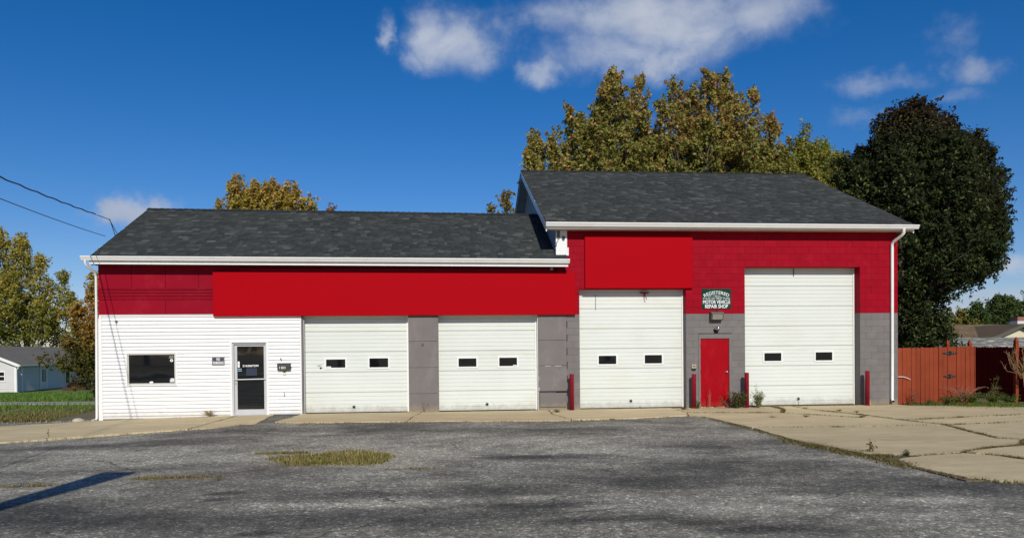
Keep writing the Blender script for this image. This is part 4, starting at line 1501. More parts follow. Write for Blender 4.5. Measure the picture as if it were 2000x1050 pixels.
for (hx, hz, wr) in ((15.38, 1.535, .235), (15.37, .825, .185)):
    h = MB()
    for s in (-1, 1):
        h.prism([(hx, hz - .06), (hx + s * .03, hz - .065), (hx + s * .07, hz - .035), (hx + s * wr, hz - .012), (hx + s * (wr + .02), hz), (hx + s * wr, hz + .012), (hx + s * .07, hz + .035), (hx + s * .03, hz + .065), (hx, hz + .06)][::s], 'y', .012, .018)
    h.tube([(hx, .012, hz - .068), (hx, .012, hz + .068)], .014, 8)
    hg = h.build('hinge', BLACK, gate)
    for dx in (-.6, -.3, .3, .6):
        MB().tube([(hx + dx * wr, .008, hz), (hx + dx * wr, .014, hz)], .011, 8).build('hinge_bolt', STEEL, hg)
lk = MB()
lk.tube([(13.69, .0, .83), (13.72, -.03, .835), (13.86, -.03, .83), (14.02, -.02, .775), (14.09, .005, .74)], .010, 6)
tag(lk.build('latch_rope', TRIM), 'pale bent rod hooked across the gate at the block wall', 'latch')


def finial_post(x, y, h, label, m=FENCE, w=.05):
    t = thing('fence_post', (x, y, 0), label, 'post', 'red fence posts with pointed caps')
    box('post', m, t, x - w, x + w, y - w, y + w, -.1, h)
    f = MB()
    for (a, z0, b, z1) in ((w * 1.05, h, w * 1.05, h + .02), (w * .7, h + .02, w * 1.0, h + .06), (w * 1.0, h + .06, w * .9, h + .10), (w * .9, h + .10, w * .1, h + .22)):
        f.hexa([(x - a, y - a, z0), (x + a, y - a, z0), (x + a, y + a, z0), (x - a, y + a, z0), (x - b, y - b, z1), (x + b, y - b, z1), (x + b, y + b, z1), (x - b, y + b, z1)])
    f.build('finial', m, t)
    return t


finial_post(15.50, .30, 1.74, 'red post with a pointed cap rising behind the upper gate hinge')
finial_post(16.25, .32, 1.74, 'red post with a pointed cap at the free end of the gate')
finial_post(17.52, -.02, 1.80, 'tall red post standing in front of the dark fence', FENCE, .055)
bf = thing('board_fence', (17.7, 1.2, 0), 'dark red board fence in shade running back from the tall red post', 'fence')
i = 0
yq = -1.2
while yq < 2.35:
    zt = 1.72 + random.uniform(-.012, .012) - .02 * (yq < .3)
    MB().prism([(yq + .004, .02), (yq + .131, .02), (yq + .131, zt - .03), (yq + .105, zt), (yq + .03, zt), (yq + .004, zt - .03)], 'x', 17.62, 17.64).build('plank', FENCE_SHADE, bf)
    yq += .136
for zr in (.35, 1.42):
    box('rail', FENCE_SHADE, bf, 17.57, 17.617, -1.2, 2.3, zr, zr + .09)
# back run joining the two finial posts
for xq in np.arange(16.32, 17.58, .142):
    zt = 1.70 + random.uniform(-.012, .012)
    MB().prism([(xq, .02), (xq + .136, .02), (xq + .136, zt - .03), (xq + .11, zt), (xq + .03, zt), (xq, zt - .03)], 'y', 2.38, 2.40).build('plank', FENCE_SHADE, bf)


# ------------------------------------------------------------------ foliage
def leaf_mesh(name, pos, nrm, size, cols, parent, aspect=.62, m=None):
    """one folded diamond per leaf: base, left, tip, right"""
    n = len(pos)
    nrm = nrm / np.linalg.norm(nrm, axis=1, keepdims=True)
    rv = rng.normal(size=(n, 3))
    t = np.cross(nrm, rv)
    t /= np.linalg.norm(t, axis=1, keepdims=True)
    b = np.cross(nrm, t)
    s = size * rng.uniform(.6, 1.3, (n, 1))
    fold = nrm * s * .14
    v = np.stack([pos - t * s * .5, pos + b * s * .5 * aspect + fold, pos + t * s * .5, pos - b * s * .5 * aspect + fold], 1).reshape(-1, 3)
    k = np.arange(n)[:, None] * 4
    tr_ = np.concatenate([k + np.array([[0, 2, 1]]), k + np.array([[0, 3, 2]])])
    o = tri_mesh(name, v, tr_, m or LEAF, np.repeat(cols, 4, 0), parent)
    return o


def pick(cols, n, w=None):
    cols = np.asarray(cols, float)
    return cols[rng.choice(len(cols), n, p=w)] * rng.uniform(.75, 1.25, (n, 1))


def vnoise(p, s):
    """cheap smooth value in -1..1 over space"""
    q = p * s
    return (np.sin(q[:, 0] * 1.7 + 1.3 * np.sin(q[:, 1] * 1.1 + .5)) + np.sin(q[:, 1] * 1.9 + 1.1 * np.sin(q[:, 2] * 1.3)) + np.sin(q[:, 2] * 2.1 + 1.2 * np.sin(q[:, 0] * .9 + 2))) / 3


def tree(name, label, base, trunk_r, plumes, nleaf, size, colf, bark=BARK, group=None, per=34, spread=.30, up=.55, aspect=.62, shell=.0, cat='tree'):
    """plumes: (foot, tip, radius) in metres relative to the base; leaves hang in clusters of per along twigs"""
    bx_, by_, bz_ = base
    t = thing(name, base, label, cat, group)
    wood = MB()
    B = Vector(base)
    zlow = min(p[0][2] for p in plumes)
    ztop = max(p[1][2] for p in plumes)
    zc = max(.6, zlow * .9)
    zt = zlow + (ztop - zlow) * .45
    spine = [B + Vector((0, 0, -.2)), B + Vector((.04, 0, zc * .5)), B + Vector((0, .05, zc)), B + Vector((.1, 0, zt))]
    wood.tube(spine, [trunk_r * 1.25, trunk_r, trunk_r * .85, trunk_r * .35], 9)
    vol = np.array([max(.05, (Vector(p[1]) - Vector(p[0])).length * p[2] ** 1.7) for p in plumes])
    vol /= vol.sum()
    P_, N_ = [], []
    for (foot, tip, R), q in zip(plumes, vol):
        f, tp = np.array(foot, float), np.array(tip, float)
        ax = tp - f
        L = np.linalg.norm(ax)
        axn = ax / L
        # limb from the trunk into the plume
        s0 = B + Vector((0, 0, min(zt, max(zc * .8, foot[2] * .75))))
        mid = B + Vector(foot) * .6 + Vector((0, 0, foot[2] * .35))
        end = B + Vector(foot) + Vector(ax) * .80
        wood.tube([s0, (s0 + mid) / 2 - Vector((0, 0, .15)), B + Vector(foot) + Vector(ax) * .15, B + Vector(foot) + Vector(ax) * .5, end], [trunk_r * .38, trunk_r * .30, trunk_r * .22, trunk_r * .12, trunk_r * .03], 6)
        ncl = max(3, int(nleaf * q / per))
        u = rng.random(ncl) ** .85
        prof = np.sin(np.pi * np.clip(.16 + .84 * u, 0, 1)) ** .55 * (1 - .25 * u)
        rr = np.sqrt(shell + (1 - shell) * rng.random(ncl)) * R * prof
        th = rng.uniform(0, 2 * np.pi, ncl)
        e1 = np.cross(axn, [0.3, 1, .1])
        e1 /= np.linalg.norm(e1)
        e2 = np.cross(axn, e1)
        rad = np.cos(th)[:, None] * e1 + np.sin(th)[:, None] * e2
        c = f + ax * u[:, None] + rad * rr[:, None] + rng.normal(0, .06 * R, (ncl, 3))
        # twig direction: outwards and up
        d = rad * (rr / (R + 1e-6))[:, None] + np.array([0, 0, up]) + rng.normal(0, .25, (ncl, 3))
        d /= np.linalg.norm(d, axis=1, keepdims=True)
        k = rng.random((ncl, per))
        tw = spread * rng.uniform(.7, 1.7, (ncl, 1))
        p = c[:, None] + d[:, None] * ((k - .4) * 2.0 * tw)[..., None] + rng.normal(0, 1, (ncl, per, 3)) * (spread * .42 * (1.15 - .75 * k))[..., None]
        nn = d[:, None] * .5 + rad[:, None] * .55 * (rr / (R + 1e-6))[:, None, None] + rng.normal(0, .75, (ncl, per, 3)) + np.array([0, 0, .35])
        P_.append(p.reshape(-1, 3))
        N_.append(nn.reshape(-1, 3))
        for j in range(0, ncl, 6):
            a = B + Vector(f + ax * max(0, u[j] - .12))
            wood.tube([a, B + Vector(c[j]), B + Vector(c[j] + d[j] * tw[j, 0])], [.03, .018, .005], 4, False)
    P = np.concatenate(P_)
    N = np.concatenate(N_)
    cols = colf(P, len(P))
    leaf_mesh('crown', P + np.array(base), N, size, cols, t, aspect)
    wood.build('trunk', bark, t)
    return t


def colmix(green, mid, hot, zr, hotk=.25, s=.6):
    """autumn colouring: hotter towards tips and in whole limbs"""
    green, mid, hot = np.array(green), np.array(mid), np.array(hot)

    def f(P, n):
        a = np.clip((P[:, 2] - zr[0]) / (zr[1] - zr[0]), 0, 1)
        v = vnoise(P, s) * .5 + .5
        w = np.clip(a * .55 + v * .55 + rng.normal(0, .16, n) - .15, 0, 1)
        c = green + (mid - green) * w[:, None]
        h = (rng.random(n) < hotk * np.clip(a * 1.2 + (vnoise(P + 3.1, s * 1.2) > .45) * .8 - .2, 0, 1))
        c[h] = hot
        return c * rng.uniform(.72, 1.28, (n, 1))
    return f


OLIVE, GOLD, RUST = (.21, .25, .055), (.48, .385, .105), (.56, .30, .12)
# big maples behind the tall shop
A = [((-.8, 0, 5.5), (-.9, -.6, 15.4), 1.7), ((.5, .6, 5.5), (.7, .2, 15.5), 1.25), ((-2.0, .3, 5), (-2.3, .5, 13.8), 1.6), ((-3.0, -.2, 5), (-3.7, 0, 12.6), 1.5), ((-3.6, .5, 4.5), (-4.7, .6, 12.9), .8),
     ((-3.9, -.4, 4.5), (-5.0, -.5, 11.5), .75), ((1.2, -.8, 5), (1.5, -.8, 14.2), 1.0), ((-1.2, -1.4, 5), (-1.5, -2.0, 12.4), 1.3), ((.4, -1.6, 5), (.3, -2.2, 12.0), 1.3), ((-.4, 2, 5), (-.6, 2.5, 13.6), 1.6),
     ((-2.5, 2, 5), (-3, 2.5, 12.2), 1.3), ((-2.9, -1.3, 4.5), (-3.2, -1.9, 10.8), 1.0), ((1.4, 1.8, 5), (1.8, 2, 13.2), 1.2),
     ((-1.2, 0, 4.5), (-1.3, 0, 12.8), 2.2), ((.7, 0, 4.5), (.9, 0, 12.8), 1.9), ((-3.0, 0, 4.2), (-3.7, 0, 11.2), 1.6), ((1.7, 0, 4.5), (2.0, 0, 12.4), 1.6), ((-.2, -.3, 8), (-.1, -.3, 14.6), 1.7), ((-1.8, -.3, 7), (-2.0, -.3, 13.4), 1.5), ((-3.9, 0, 6), (-4.4, 0, 12.4), 1.3), ((-2.7, -.3, 6), (-2.9, -.3, 13.8), 1.5), ((-4.2, 0, 6), (-4.7, 0, 12.7), .75), ((-.9, .3, 8), (-1.0, .3, 14.6), 1.7)]
tree('maple_tree', 'tall olive maple with bronzed tips behind the left half of the tall roof', (8.9, 14.2, -.6), .34, A, 125000, .17, colmix(OLIVE, GOLD, RUST, (7, 15.5), .22), per=44, spread=.24, group='maples behind the tall garage')
Bp = [((.2, 0, 5.5), (.2, -.3, 15.6), 1.5), ((1.0, .3, 5.5), (1.2, .2, 15.5), 1.3), ((-1.2, .2, 5.5), (-1.5, 0, 15.1), 1.45), ((1.8, -.2, 5.5), (2.5, -.2, 14.9), .7), ((2.4, -.3, 5), (3.2, -.5, 13.2), 1.4),
      ((3.2, .3, 4.8), (4.4, .2, 12.4), .9), ((3.4, -.5, 4.6), (4.9, -.6, 11.5), .9), ((-.4, -1.4, 5), (-.6, -2.1, 12.8), 1.25), ((1.2, -1.5, 5), (1.5, -2.2, 12.4), 1.3), ((2.8, -1.2, 4.6), (3.5, -1.8, 11.2), 1.1),
      ((.2, 2, 5), (.2, 2.5, 14), 1.5), ((2.2, 1.8, 5), (3, 2.2, 12.6), 1.3), ((-1.6, -1.2, 5), (-1.9, -1.6, 13.2), 1.0), ((-1.8, 1.6, 5), (-2, 2, 13.4), 1.2),
      ((-.6, 0, 4.5), (-.7, 0, 13.0), 2.1), ((1.4, 0, 4.5), (1.6, 0, 13.0), 2.0), ((2.8, 0, 4.3), (3.5, 0, 11.4), 1.6), ((-.5, -.3, 8), (-.6, -.3, 14.6), 1.8), ((1.0, -.3, 8), (1.4, -.3, 14.4), 1.7), ((2.8, 0, 6.5), (3.6, 0, 12.2), 1.3)]
tree('maple_tree', 'tall olive maple with rusty patches behind the right half of the tall roof', (12.9, 14.6, -.15), .34, Bp, 105000, .17, colmix(OLIVE, GOLD, (.46, .20, .10), (7, 15.6), .28, .5), per=44, spread=.24, group='maples behind the tall garage')
Cp = [((.9, -.2, 4), (1.3, -.3, 11.2), 1.35), ((-.4, 0, 4), (-.3, 0, 11.8), 1.4), ((0, 0, 4.5), (.1, -.4, 11.6), 1.25), ((-.6, 0, 5), (-.5, .2, 12.2), .75), ((-.9, -.2, 8.5), (-.15, -.2, 12.95), .28), ((.7, 0, 4), (1.1, -.2, 10.8), 1.0), ((-1, .4, 4.5), (-1.2, .2, 11.3), 1.0), ((1.1, .3, 4), (1.7, .2, 9.8), .9)]
tree('poplar_tree', 'smaller yellow-green round tree at the right end of the tall roof', (18.1, 14.0, 0), .22, Cp, 38000, .15, colmix((.22, .25, .045), (.36, .34, .07), (.40, .28, .08), (5, 12), .10))
Dp = [((0, 0, 5), (.2, 0, 13.6), 1.2), ((.8, .2, 5), (1.2, .2, 12.8), 1.0), ((-.7, 0, 5), (-.9, 0, 12.4), .9)]
tree('willow_tree', 'bright lime-green tree showing between the roof and the dark ash', (21.8, 20.0, 0), .22, Dp, 18000, .15, colmix((.27, .36, .05), (.38, .42, .07), (.36, .32, .07), (6, 13), .1))
# dark ash on the right
E_ = [((0, 0, 5.5), (-.1, -.2, 11.9), 1.75), ((-1.2, 0, 4.8), (-1.3, -.2, 11.0), 1.35), ((1.2, .2, 5), (1.5, 0, 11.3), 1.5), ((2.2, 0, 5.0), (2.5, -.2, 10.2), 1.2), ((2.7, 0, 4.9), (3.5, -.2, 8.2), .85), ((-2.0, 0, 4.5), (-2.5, -.2, 9.6), .95),
      ((1.9, -.6, 4.7), (2.7, -1.0, 8.2), 1.15), ((2.3, -.4, 4.6), (3.6, -.6, 6.6), .62), ((.5, -1.2, 4.6), (.6, -1.7, 10.2), 1.6), ((-1.2, -1.0, 4.2), (-1.5, -1.4, 9.2), 1.4), ((1.0, 1.4, 4.8), (1.2, 1.6, 10.8), 1.5),
      ((-1.0, 1.4, 4.8), (-1.2, 1.6, 10.4), 1.5), ((-2.3, .2, 2.5), (-2.5, 0, 7.6), .85), ((.6, -.3, 4.3), (1.6, -.4, 6.2), 1.05), ((1.8, -.2, 4.7), (3.0, -.3, 6.4), .95), ((2.3, -.2, 4.5), (3.5, -.3, 5.9), .7), ((1.4, -.4, 4.2), (2.4, -.5, 5.2), .65), ((.9, -.1, .8), (1.1, -.2, 3.4), .75), ((.2, -.7, 3.9), (1.3, -.9, 5.4), .95), ((1.0, -.8, 4.3), (2.2, -1.0, 5.6), .8), ((2.0, -.7, 4.5), (3.2, -.8, 5.9), .7), ((2.3, 0, 6), (2.9, 0, 10.7), 1.25), ((3.0, 0, 6), (3.8, 0, 9.3), .85), ((-2.4, 0, 5.5), (-3.1, 0, 9.6), 1.05), ((3.3, 0, 5.4), (4.1, 0, 7.4), .6), ((.4, 0, 8.5), (.5, 0, 11.9), 1.5), ((-.8, -.3, 8.0), (-.9, -.3, 11.6), 1.3)]
E_ += [((-.6, -.2, .9), (-.7, -.3, 5.0), 1.25), ((.4, -.2, .7), (.3, -.4, 4.6), 1.0), ((-1.9, -.1, .9), (-2.2, -.2, 5.6), 1.0), ((.8, .1, .7), (.7, 0, 3.2), .75), ((-1.2, .9, 1), (-1.2, 1, 5), 1.2), ((.0, .8, 1), (.0, .9, 5), 1.1)]


def ashcol(P, n):
    g = np.array((.038, .054, .018))
    d = np.array((.052, .034, .020))
    l = np.array((.15, .17, .05))
    a = np.clip((P[:, 2] - 7) / 5 + vnoise(P, .5) * .5, 0, 1)
    c = g + (d - g) * a[:, None]
    k = rng.random(n) < .10 + .12 * (vnoise(P + 5, .8) > .4)
    c[k] = l
    return c * rng.uniform(.65, 1.35, (n, 1))


tree('ash_tree', 'large dark green and purple-tinged ash rising behind the red gate', (19.75, 8.4, 0), .36, E_, 180000, .165, ashcol, BARK, per=30, spread=.25, up=.15, aspect=.46, shell=.35)
# low maple behind the shop's left roof
Fp = [((-1.7, 0, 5), (-1.7, 0, 12.5), 1.4), ((-.6, 0, 5), (-.6, 0, 12.2), 1.4), ((.6, 0, 5), (.6, 0, 12.3), 1.4), ((1.6, 0, 5), (1.7, 0, 12.2), 1.3), ((-.9, 0, 5), (-1.0, 0, 11.6), 1.2), ((.9, 0, 5), (1.2, 0, 11.5), 1.2), ((-1.3, 0, 5), (-1.75, 0, 12.5), .95), ((0, 0, 5), (0, .2, 12.2), 1.15), ((1.0, 0, 5), (1.2, 0, 12.5), .55), ((1.0, .3, 5), (1.1, .3, 11.8), 1.0), ((2.2, 0, 4.8), (2.6, 0, 11.4), .95), ((-2.1, 0, 5), (-2.8, 0, 11.2), .7)]
tree('maple_tree', 'yellow-green maple top showing above the middle of the long low roof', (-10.9, 25, -.3), .25, Fp, 46000, .19, colmix((.30, .27, .045), (.56, .44, .09), (.56, .33, .13), (9, 12.5), .40), group='maple tops behind the low roof')
Gp = [((-.3, 0, 5), (-.9, 0, 10.75), .5), ((.4, 0, 5), (.55, 0, 10.95), .55)]
tree('maple_tree', 'small pinkish tree tip just above the low roof right of the yellow-green maple', (-7.6, 25.5, -.3), .16, Gp, 3500, .18, colmix((.16, .125, .05), (.27, .17, .085), (.34, .16, .09), (9, 11), .4), group='maple tops behind the low roof')
Hp = [((-.2, 0, 5), (-.2, 0, 11.75), .75), ((-.9, 0, 5), (-1.2, 0, 10.9), .6), ((.5, 0, 5), (.7, 0, 10.6), .7)]
tree('maple_tree', 'thin olive tree tip beside the gray gable of the tall roof', (4.0, 25, -.1), .18, Hp, 6000, .18, colmix((.19, .18, .04), (.36, .28, .075), (.40, .22, .08), (8, 12), .2), group='maple tops behind the low roof')
# left side
Ip = [((-2.6, 0, 5), (-3.0, 0, 17.2), 2.0), ((-.6, 0, 5), (-.5, 0, 16.2), 2.0), ((1.2, 0, 4.5), (1.6, 0, 14.0), 1.7), ((2.6, 0, 4.5), (4.0, 0, 12.2), 1.5), ((3.6, 0, 4), (5.2, -.5, 9.8), 1.3), ((-4, 0, 5), (-5.2, 0, 15.4), 2.0),
      ((0, -2, 4), (0, -3, 12), 1.9), ((2.4, -1.6, 4), (2.8, -2.2, 9.0), 1.5), ((-2.4, -2, 4), (-2.6, -3, 12), 2.0), ((-6, 0, 4.5), (-7.6, 0, 13), 1.9), ((4.2, 0, 3), (5.5, 0, 6.5), 1.3)]
tree('maple_tree', 'tall yellow-green tree with open branches behind the gray-roofed house', (-46.8, 66, -1.4), .42, Ip, 46000, .27, colmix((.17, .19, .034), (.54, .45, .085), (.52, .38, .09), (3, 15), .25, .35), spread=.5, per=30)
I2 = [((0, 0, 2), (.3, 0, 9), 1.6), ((1.8, 0, 2), (2.4, 0, 8.0), 1.4), ((-1.8, 0, 2), (-2, 0, 7.6), 1.5), ((3.4, 0, 1.5), (4.3, 0, 7), 1.3)]
tree('leafy_tree', 'shorter dark olive tree filling the gap beside the gray-roofed house', (-38.5, 70, -1.4), .25, I2, 12000, .27, colmix((.07, .08, .02), (.16, .135, .035), (.2, .14, .04), (2, 9), .1, .4), spread=.5)
J = [((.1, 0, 1.8), (.75, 0, 6.75), .62), ((-.2, 0, 1.5), (.1, 0, 5.6), .6), ((-.5, -.1, 1.2), (-.7, -.1, 4.3), .6), ((.3, -.5, 1.0), (.5, -.8, 4.2), .8), ((-.4, -.4, .9), (-.8, -.7, 2.6), .5), ((.7, -.2, .6), (1.2, -.4, 3.6), .8), ((-1.0, -.1, 1.45), (-2.4, -.2, 2.0), .36), ((.4, .6, 1), (.6, 1, 4.6), .8), ((1.2, 0, .5), (1.5, -.2, 5.8), .7), ((.1, -.7, .5), (.2, -1.0, 2.2), .6), ((.8, -.6, .35), (1.1, -.9, 1.5), .5)]


def orangecol(P, n):
    lo, mi, hi = np.array((.12, .115, .026)), np.array((.42, .235, .045)), np.array((.52, .43, .12))
    a = np.clip((P[:, 2] - 1.6) / 2.2 + vnoise(P, 1.1) * .35, 0, 1)
    b = np.clip((P[:, 2] - 4.2) / 1.6, 0, 1)
    c = lo + (mi - lo) * a[:, None]
    c = c + (hi - c) * b[:, None]
    return c * rng.uniform(.65, 1.35, (n, 1))


tree('ornamental_tree', 'small orange and golden tree close to the left corner of the low shop', (-15.55, 13.0, -.35), .12, J, 26000, .135, orangecol, per=26, spread=.22, up=.3)
# far right
for (nm, lb, bx, by, sc_, nl, cf) in (('leafy_tree', 'far yellow-green tree above the tan house roof', 68.6, 72, 1.05, 16000, colmix((.22, .21, .045), (.38, .32, .075), (.36, .28, .08), (0, 6), .2, .4)),
                                      ('leafy_tree', 'far dark green tree top left of the brick chimney', 73.2, 71, 1.32, 26000, colmix((.075, .125, .032), (.12, .16, .045), (.16, .16, .05), (0, 8), .1, .4)),
                                      ('leafy_tree', 'far green tree top above the brick chimney at the edge of the view', 77.6, 70, 1.45, 24000, colmix((.085, .13, .034), (.13, .17, .045), (.16, .16, .05), (0, 8), .1, .4))):
    pl_ = [(tuple(np.array(a) * sc_), tuple(np.array(b) * sc_), r_ * sc_) for a, b, r_ in [((0, 0, 1.2), (0, 0, 6.2), 1.7), ((1.8, 0, 1), (2.2, 0, 5.5), 1.5), ((-1.8, 0, 1), (-2.4, 0, 5.4), 1.5), ((.5, -1.5, 1), (.5, -1.8, 4.5), 1.5)]]
    tree(nm, lb, (bx, by, 0), .25, pl_, nl, .30, cf, spread=.45, group='far trees on the right')


# ------------------------------------------------------------------ weeds and shrubs
def weed(name, label, x, y, stems, h, spread, leaf, cols, nl, stemcol=None, cat='weed', group=None, droop=.4, z=0., lean=(0, 0), aspect=.55):
    zb = float(gz(x, y)) + z - .02
    t = thing(name, (x, y, zb), label, cat, group)
    st = MB()
    P, N = [], []
    for i in range(stems):
        az = random.uniform(0, 2 * math.pi)
        rr = spread * random.uniform(.25, 1)
        hh = h * random.uniform(.55, 1.05)
        pts = []
        for k in range(5):
            u = k / 4
            pts.append(Vector((x + math.cos(az) * rr * u ** 1.3 + lean[0] * u, y + math.sin(az) * rr * .7 * u ** 1.3 + lean[1] * u, zb + hh * (u - droop * .5 * u ** 3))))
        st.tube(pts, [.006, .005, .004, .003, .0015], 4, False)
        for k in range(nl):
            u = random.uniform(.12, 1.0)
            f = u * 4
            a = min(3, int(f))
            p = pts[a].lerp(pts[a + 1], f - a)
            P.append(p + Vector((random.gauss(0, leaf * .8), random.gauss(0, leaf * .8), random.gauss(0, leaf * .5))))
            N.append((random.gauss(0, .7), random.gauss(-.3, .7), random.gauss(.8, .4)))
    st.build('stem', stemcol or BARK, t)
    if P:
        leaf_mesh('leaves', np.array([tuple(p) for p in P]), np.array(N), leaf, pick(cols, len(P)), t, aspect)
    return t


WEEDG = [(.075, .095, .028), (.10, .115, .035), (.055, .07, .022), (.15, .14, .05)]
PALE = [(.16, .19, .06), (.26, .27, .13), (.11, .14, .04), (.36, .34, .18)]
BRN = [(.12, .075, .035), (.17, .11, .05), (.08, .05, .025)]
STRAW = mat('straw_stalk', (.34, .26, .13), .8, .15, 8)
STALK = mat('brown_stalk', (.20, .12, .06), .85, .2, 8)
GSTEM = mat('green_stem', (.12, .13, .045), .8, .2, 8)
PINKST = mat('pinkish_stalk', (.34, .16, .12), .8, .2, 8)
weed('leafy_shrub', 'bushy green weed growing against the foot of the red door', 8.46, -.42, 28, .56, .38, .055, WEEDG, 34, STALK, 'shrub', droop=.3)
weed('leafy_weed', 'tuft of weed arching leftwards across the red door from the bush', 8.25, -.40, 5, .50, .12, .035, BRN, 22, STALK, lean=(-.30, 0), droop=.5)
weed('flowering_weed', 'pale green weed with tall sprigs right of the third bollard', 9.12, -.38, 26, .55, .36, .04, PALE, 46, GSTEM, droop=.2)
weed('flowering_weed', 'single tall sprig of pale weed in front of the last bay', 9.16, -.30, 4, .80, .16, .03, PALE, 30, GSTEM, droop=.1)
weed('dead_weed', 'dry reddish stalk standing in front of the red door', 7.72, -.2, 4, .66, .12, .02, [(.40, .25, .18), (.3, .2, .12)], 12, PINKST, droop=.2)
weed('leafy_weed', 'small green weed at the foot of the bollard below the keypad', 7.33, -.30, 8, .28, .16, .035, WEEDG, 22, GSTEM)
weed('dry_tuft', 'yellow dry grass tuft against the white siding left of the glass door', -6.62, -.14, 70, .34, .26, .012, [(.5, .42, .18), (.42, .33, .13)], 3, STRAW, 'grass tuft', droop=.9)
weed('dead_weed', 'thin dead weed in front of the gray panel lettered A', -.66, -.10, 5, .36, .14, .02, BRN, 8, STALK, droop=.1)
for (x, y, h, lb) in ((10.4, -.3, .24, 'thin green sprig in front of the last bay below its round port'), (5.65, -.12, .14, 'tiny weed at the sill of the first tall bay')):
    weed('leafy_weed', lb, x, y, 3, h, .05, .02, WEEDG, 10, GSTEM, droop=.1)
weed('leafy_weed', 'green weed in the crack at the left edge of the tall block garage', 3.05, -.9, 9, .12, .16, .03, WEEDG, 14, GSTEM)
weed('leafy_weed', 'low weed in the crack of the pavement right of the first tall bay', 6.8, -.6, 9, .12, .18, .03, WEEDG, 14, GSTEM)
weed('leafy_weed', 'reddish spindly sapling growing in the crack at the pad corner', 6.98, -9.72, 4, .30, .06, .05, [(.13, .10, .04), (.09, .09, .03)], 8, STALK, droop=.1)
weed('leafy_weed', 'small dark green weed in the pad joint right of the spindly sapling', 7.32, -10.18, 8, .10, .07, .03, [(.05, .075, .02)], 14, GSTEM)
weed('dandelion', 'small dandelion with a yellow head at the edge of the concrete pad', 6.52, -7.7, 3, .06, .05, .045, [(.6, .5, .03)], 2, GSTEM)
for i, (x, y, lb) in enumerate(((8.1, -3.6, 'grassy tuft on the pad nearest the red door'), (9.0, -3.55, 'grassy tuft on the pad in front of the last bay'), (10.7, -2.0, 'green tuft in the pad crack nearest the rightmost bollard'), (10.2, -1.1, 'dry tuft in the pad crack close to the last bay'), (10.9, -2.55, 'low dark tuft where two pad cracks meet'))):
    weed('grass_tuft', lb, x, y, 26, .10, .14, .012, OLV + WEEDG, 3, STRAW if i in (0, 3) else GSTEM, 'grass tuft', droop=.6)
# growth along the gate and fence
weed('dead_weed', 'dead brown weed at the gate under the bent rod', 14.05, -.22, 9, .62, .16, .035, BRN, 16, STALK, droop=.3)
weed('leafy_weed', 'low green weed at the gate right of the dead brown weed', 14.55, -.25, 14, .20, .20, .04, WEEDG, 16, GSTEM)
for (x, y, h, s, lb) in ((15.1, -.35, .34, .38, 'leafy weed clump at the right half of the gate, left of the tangle'), (15.75, -.45, .48, .42, 'leafy weed clump under the lower gate hinge'), (16.35, -.6, .45, .45, 'leafy weed clump at the free end of the gate'),
                         (16.9, -.55, .36, .40, 'leafy weed clump in front of the dark fence')):
    weed('leafy_weed', lb, x, y, 26, h, s, .05, WEEDG + GRN, 26, GSTEM, group='weed clumps along the gate')
weed('bramble', 'tangle of bare reddish stalks against the right half of the gate', 15.55, -.30, 40, .95, .75, .02, BRN, 3, PINKST, 'bramble', droop=.75)
weed('leafy_weed', 'tall yellow-green weed in front of the dark fence', 16.85, .1, 8, .95, .30, .07, [(.13, .14, .04), (.09, .11, .03)], 22, STALK, droop=.3)
weed('dead_weed', 'long bent dead stalk arching over beside the dark fence', 16.35, -.1, 4, 1.05, .10, .03, BRN, 8, STALK, lean=(.55, -.1), droop=1.1)
db = thing('dead_bush', (17.75, -.75, 0), 'tall dead bush of tan stalks in front of the dark fence', 'bush')
dbm = MB()
for i in range(46):
    az = random.uniform(0, 2 * math.pi)
    s = random.uniform(.25, .75)
    f0 = random.choice(((17.40, -.55), (17.75, -.6)))
    j = Vector((f0[0] - .12 + random.uniform(-.05, .05), f0[1], .85 + random.uniform(-.1, .2)))
    tip = Vector((j.x + math.cos(az) * s, j.y + math.sin(az) * s * .6, 1.35 + random.uniform(-.15, .38)))
    if i % 8 == 0:
        dbm.tube([(f0[0] + random.uniform(0, .25), f0[1], 0), (j.x + .05, j.y, .5), j], [.016, .013, .010], 5)
    mid = j.lerp(tip, .5) + Vector((math.cos(az) * s * .16, 0, -.12))
    dbm.tube([j, mid, tip], [.008, .006, .003], 4)
    for k in range(5):
        p = mid.lerp(tip, random.random())
        dbm.tube([p, p + Vector((random.gauss(0, .05), random.gauss(0, .04), random.uniform(.03, .12)))], [.004, .002], 3, False)
dbm.build('stalks', mat('tan_stalk', (.30, .19, .09), .85, .2, 8), db)

# small stones at the left corner
for (x, y, r, lb) in ((-10.0, -.35, .13, 'pale fieldstone on the concrete left of the low shop'), (-9.72, -.02, .07, 'small white stone at the left corner of the low shop')):
    m = MB().lathe([(.001, -.4 * r), (.8 * r, -.3 * r), (1.05 * r, .05 * r), (.9 * r, .4 * r), (.5 * r, .62 * r), (.001, .68 * r)], 10, (x, y, float(gz(x, y)) + .3 * r - .03))
    m.v = [(a + random.uniform(-.12, .12) * r, b + random.uniform(-.12, .12) * r, c + random.uniform(-.08, .08) * r) for a, b, c in m.v]
    tag(m.build('stone', STONE), lb, 'stone')

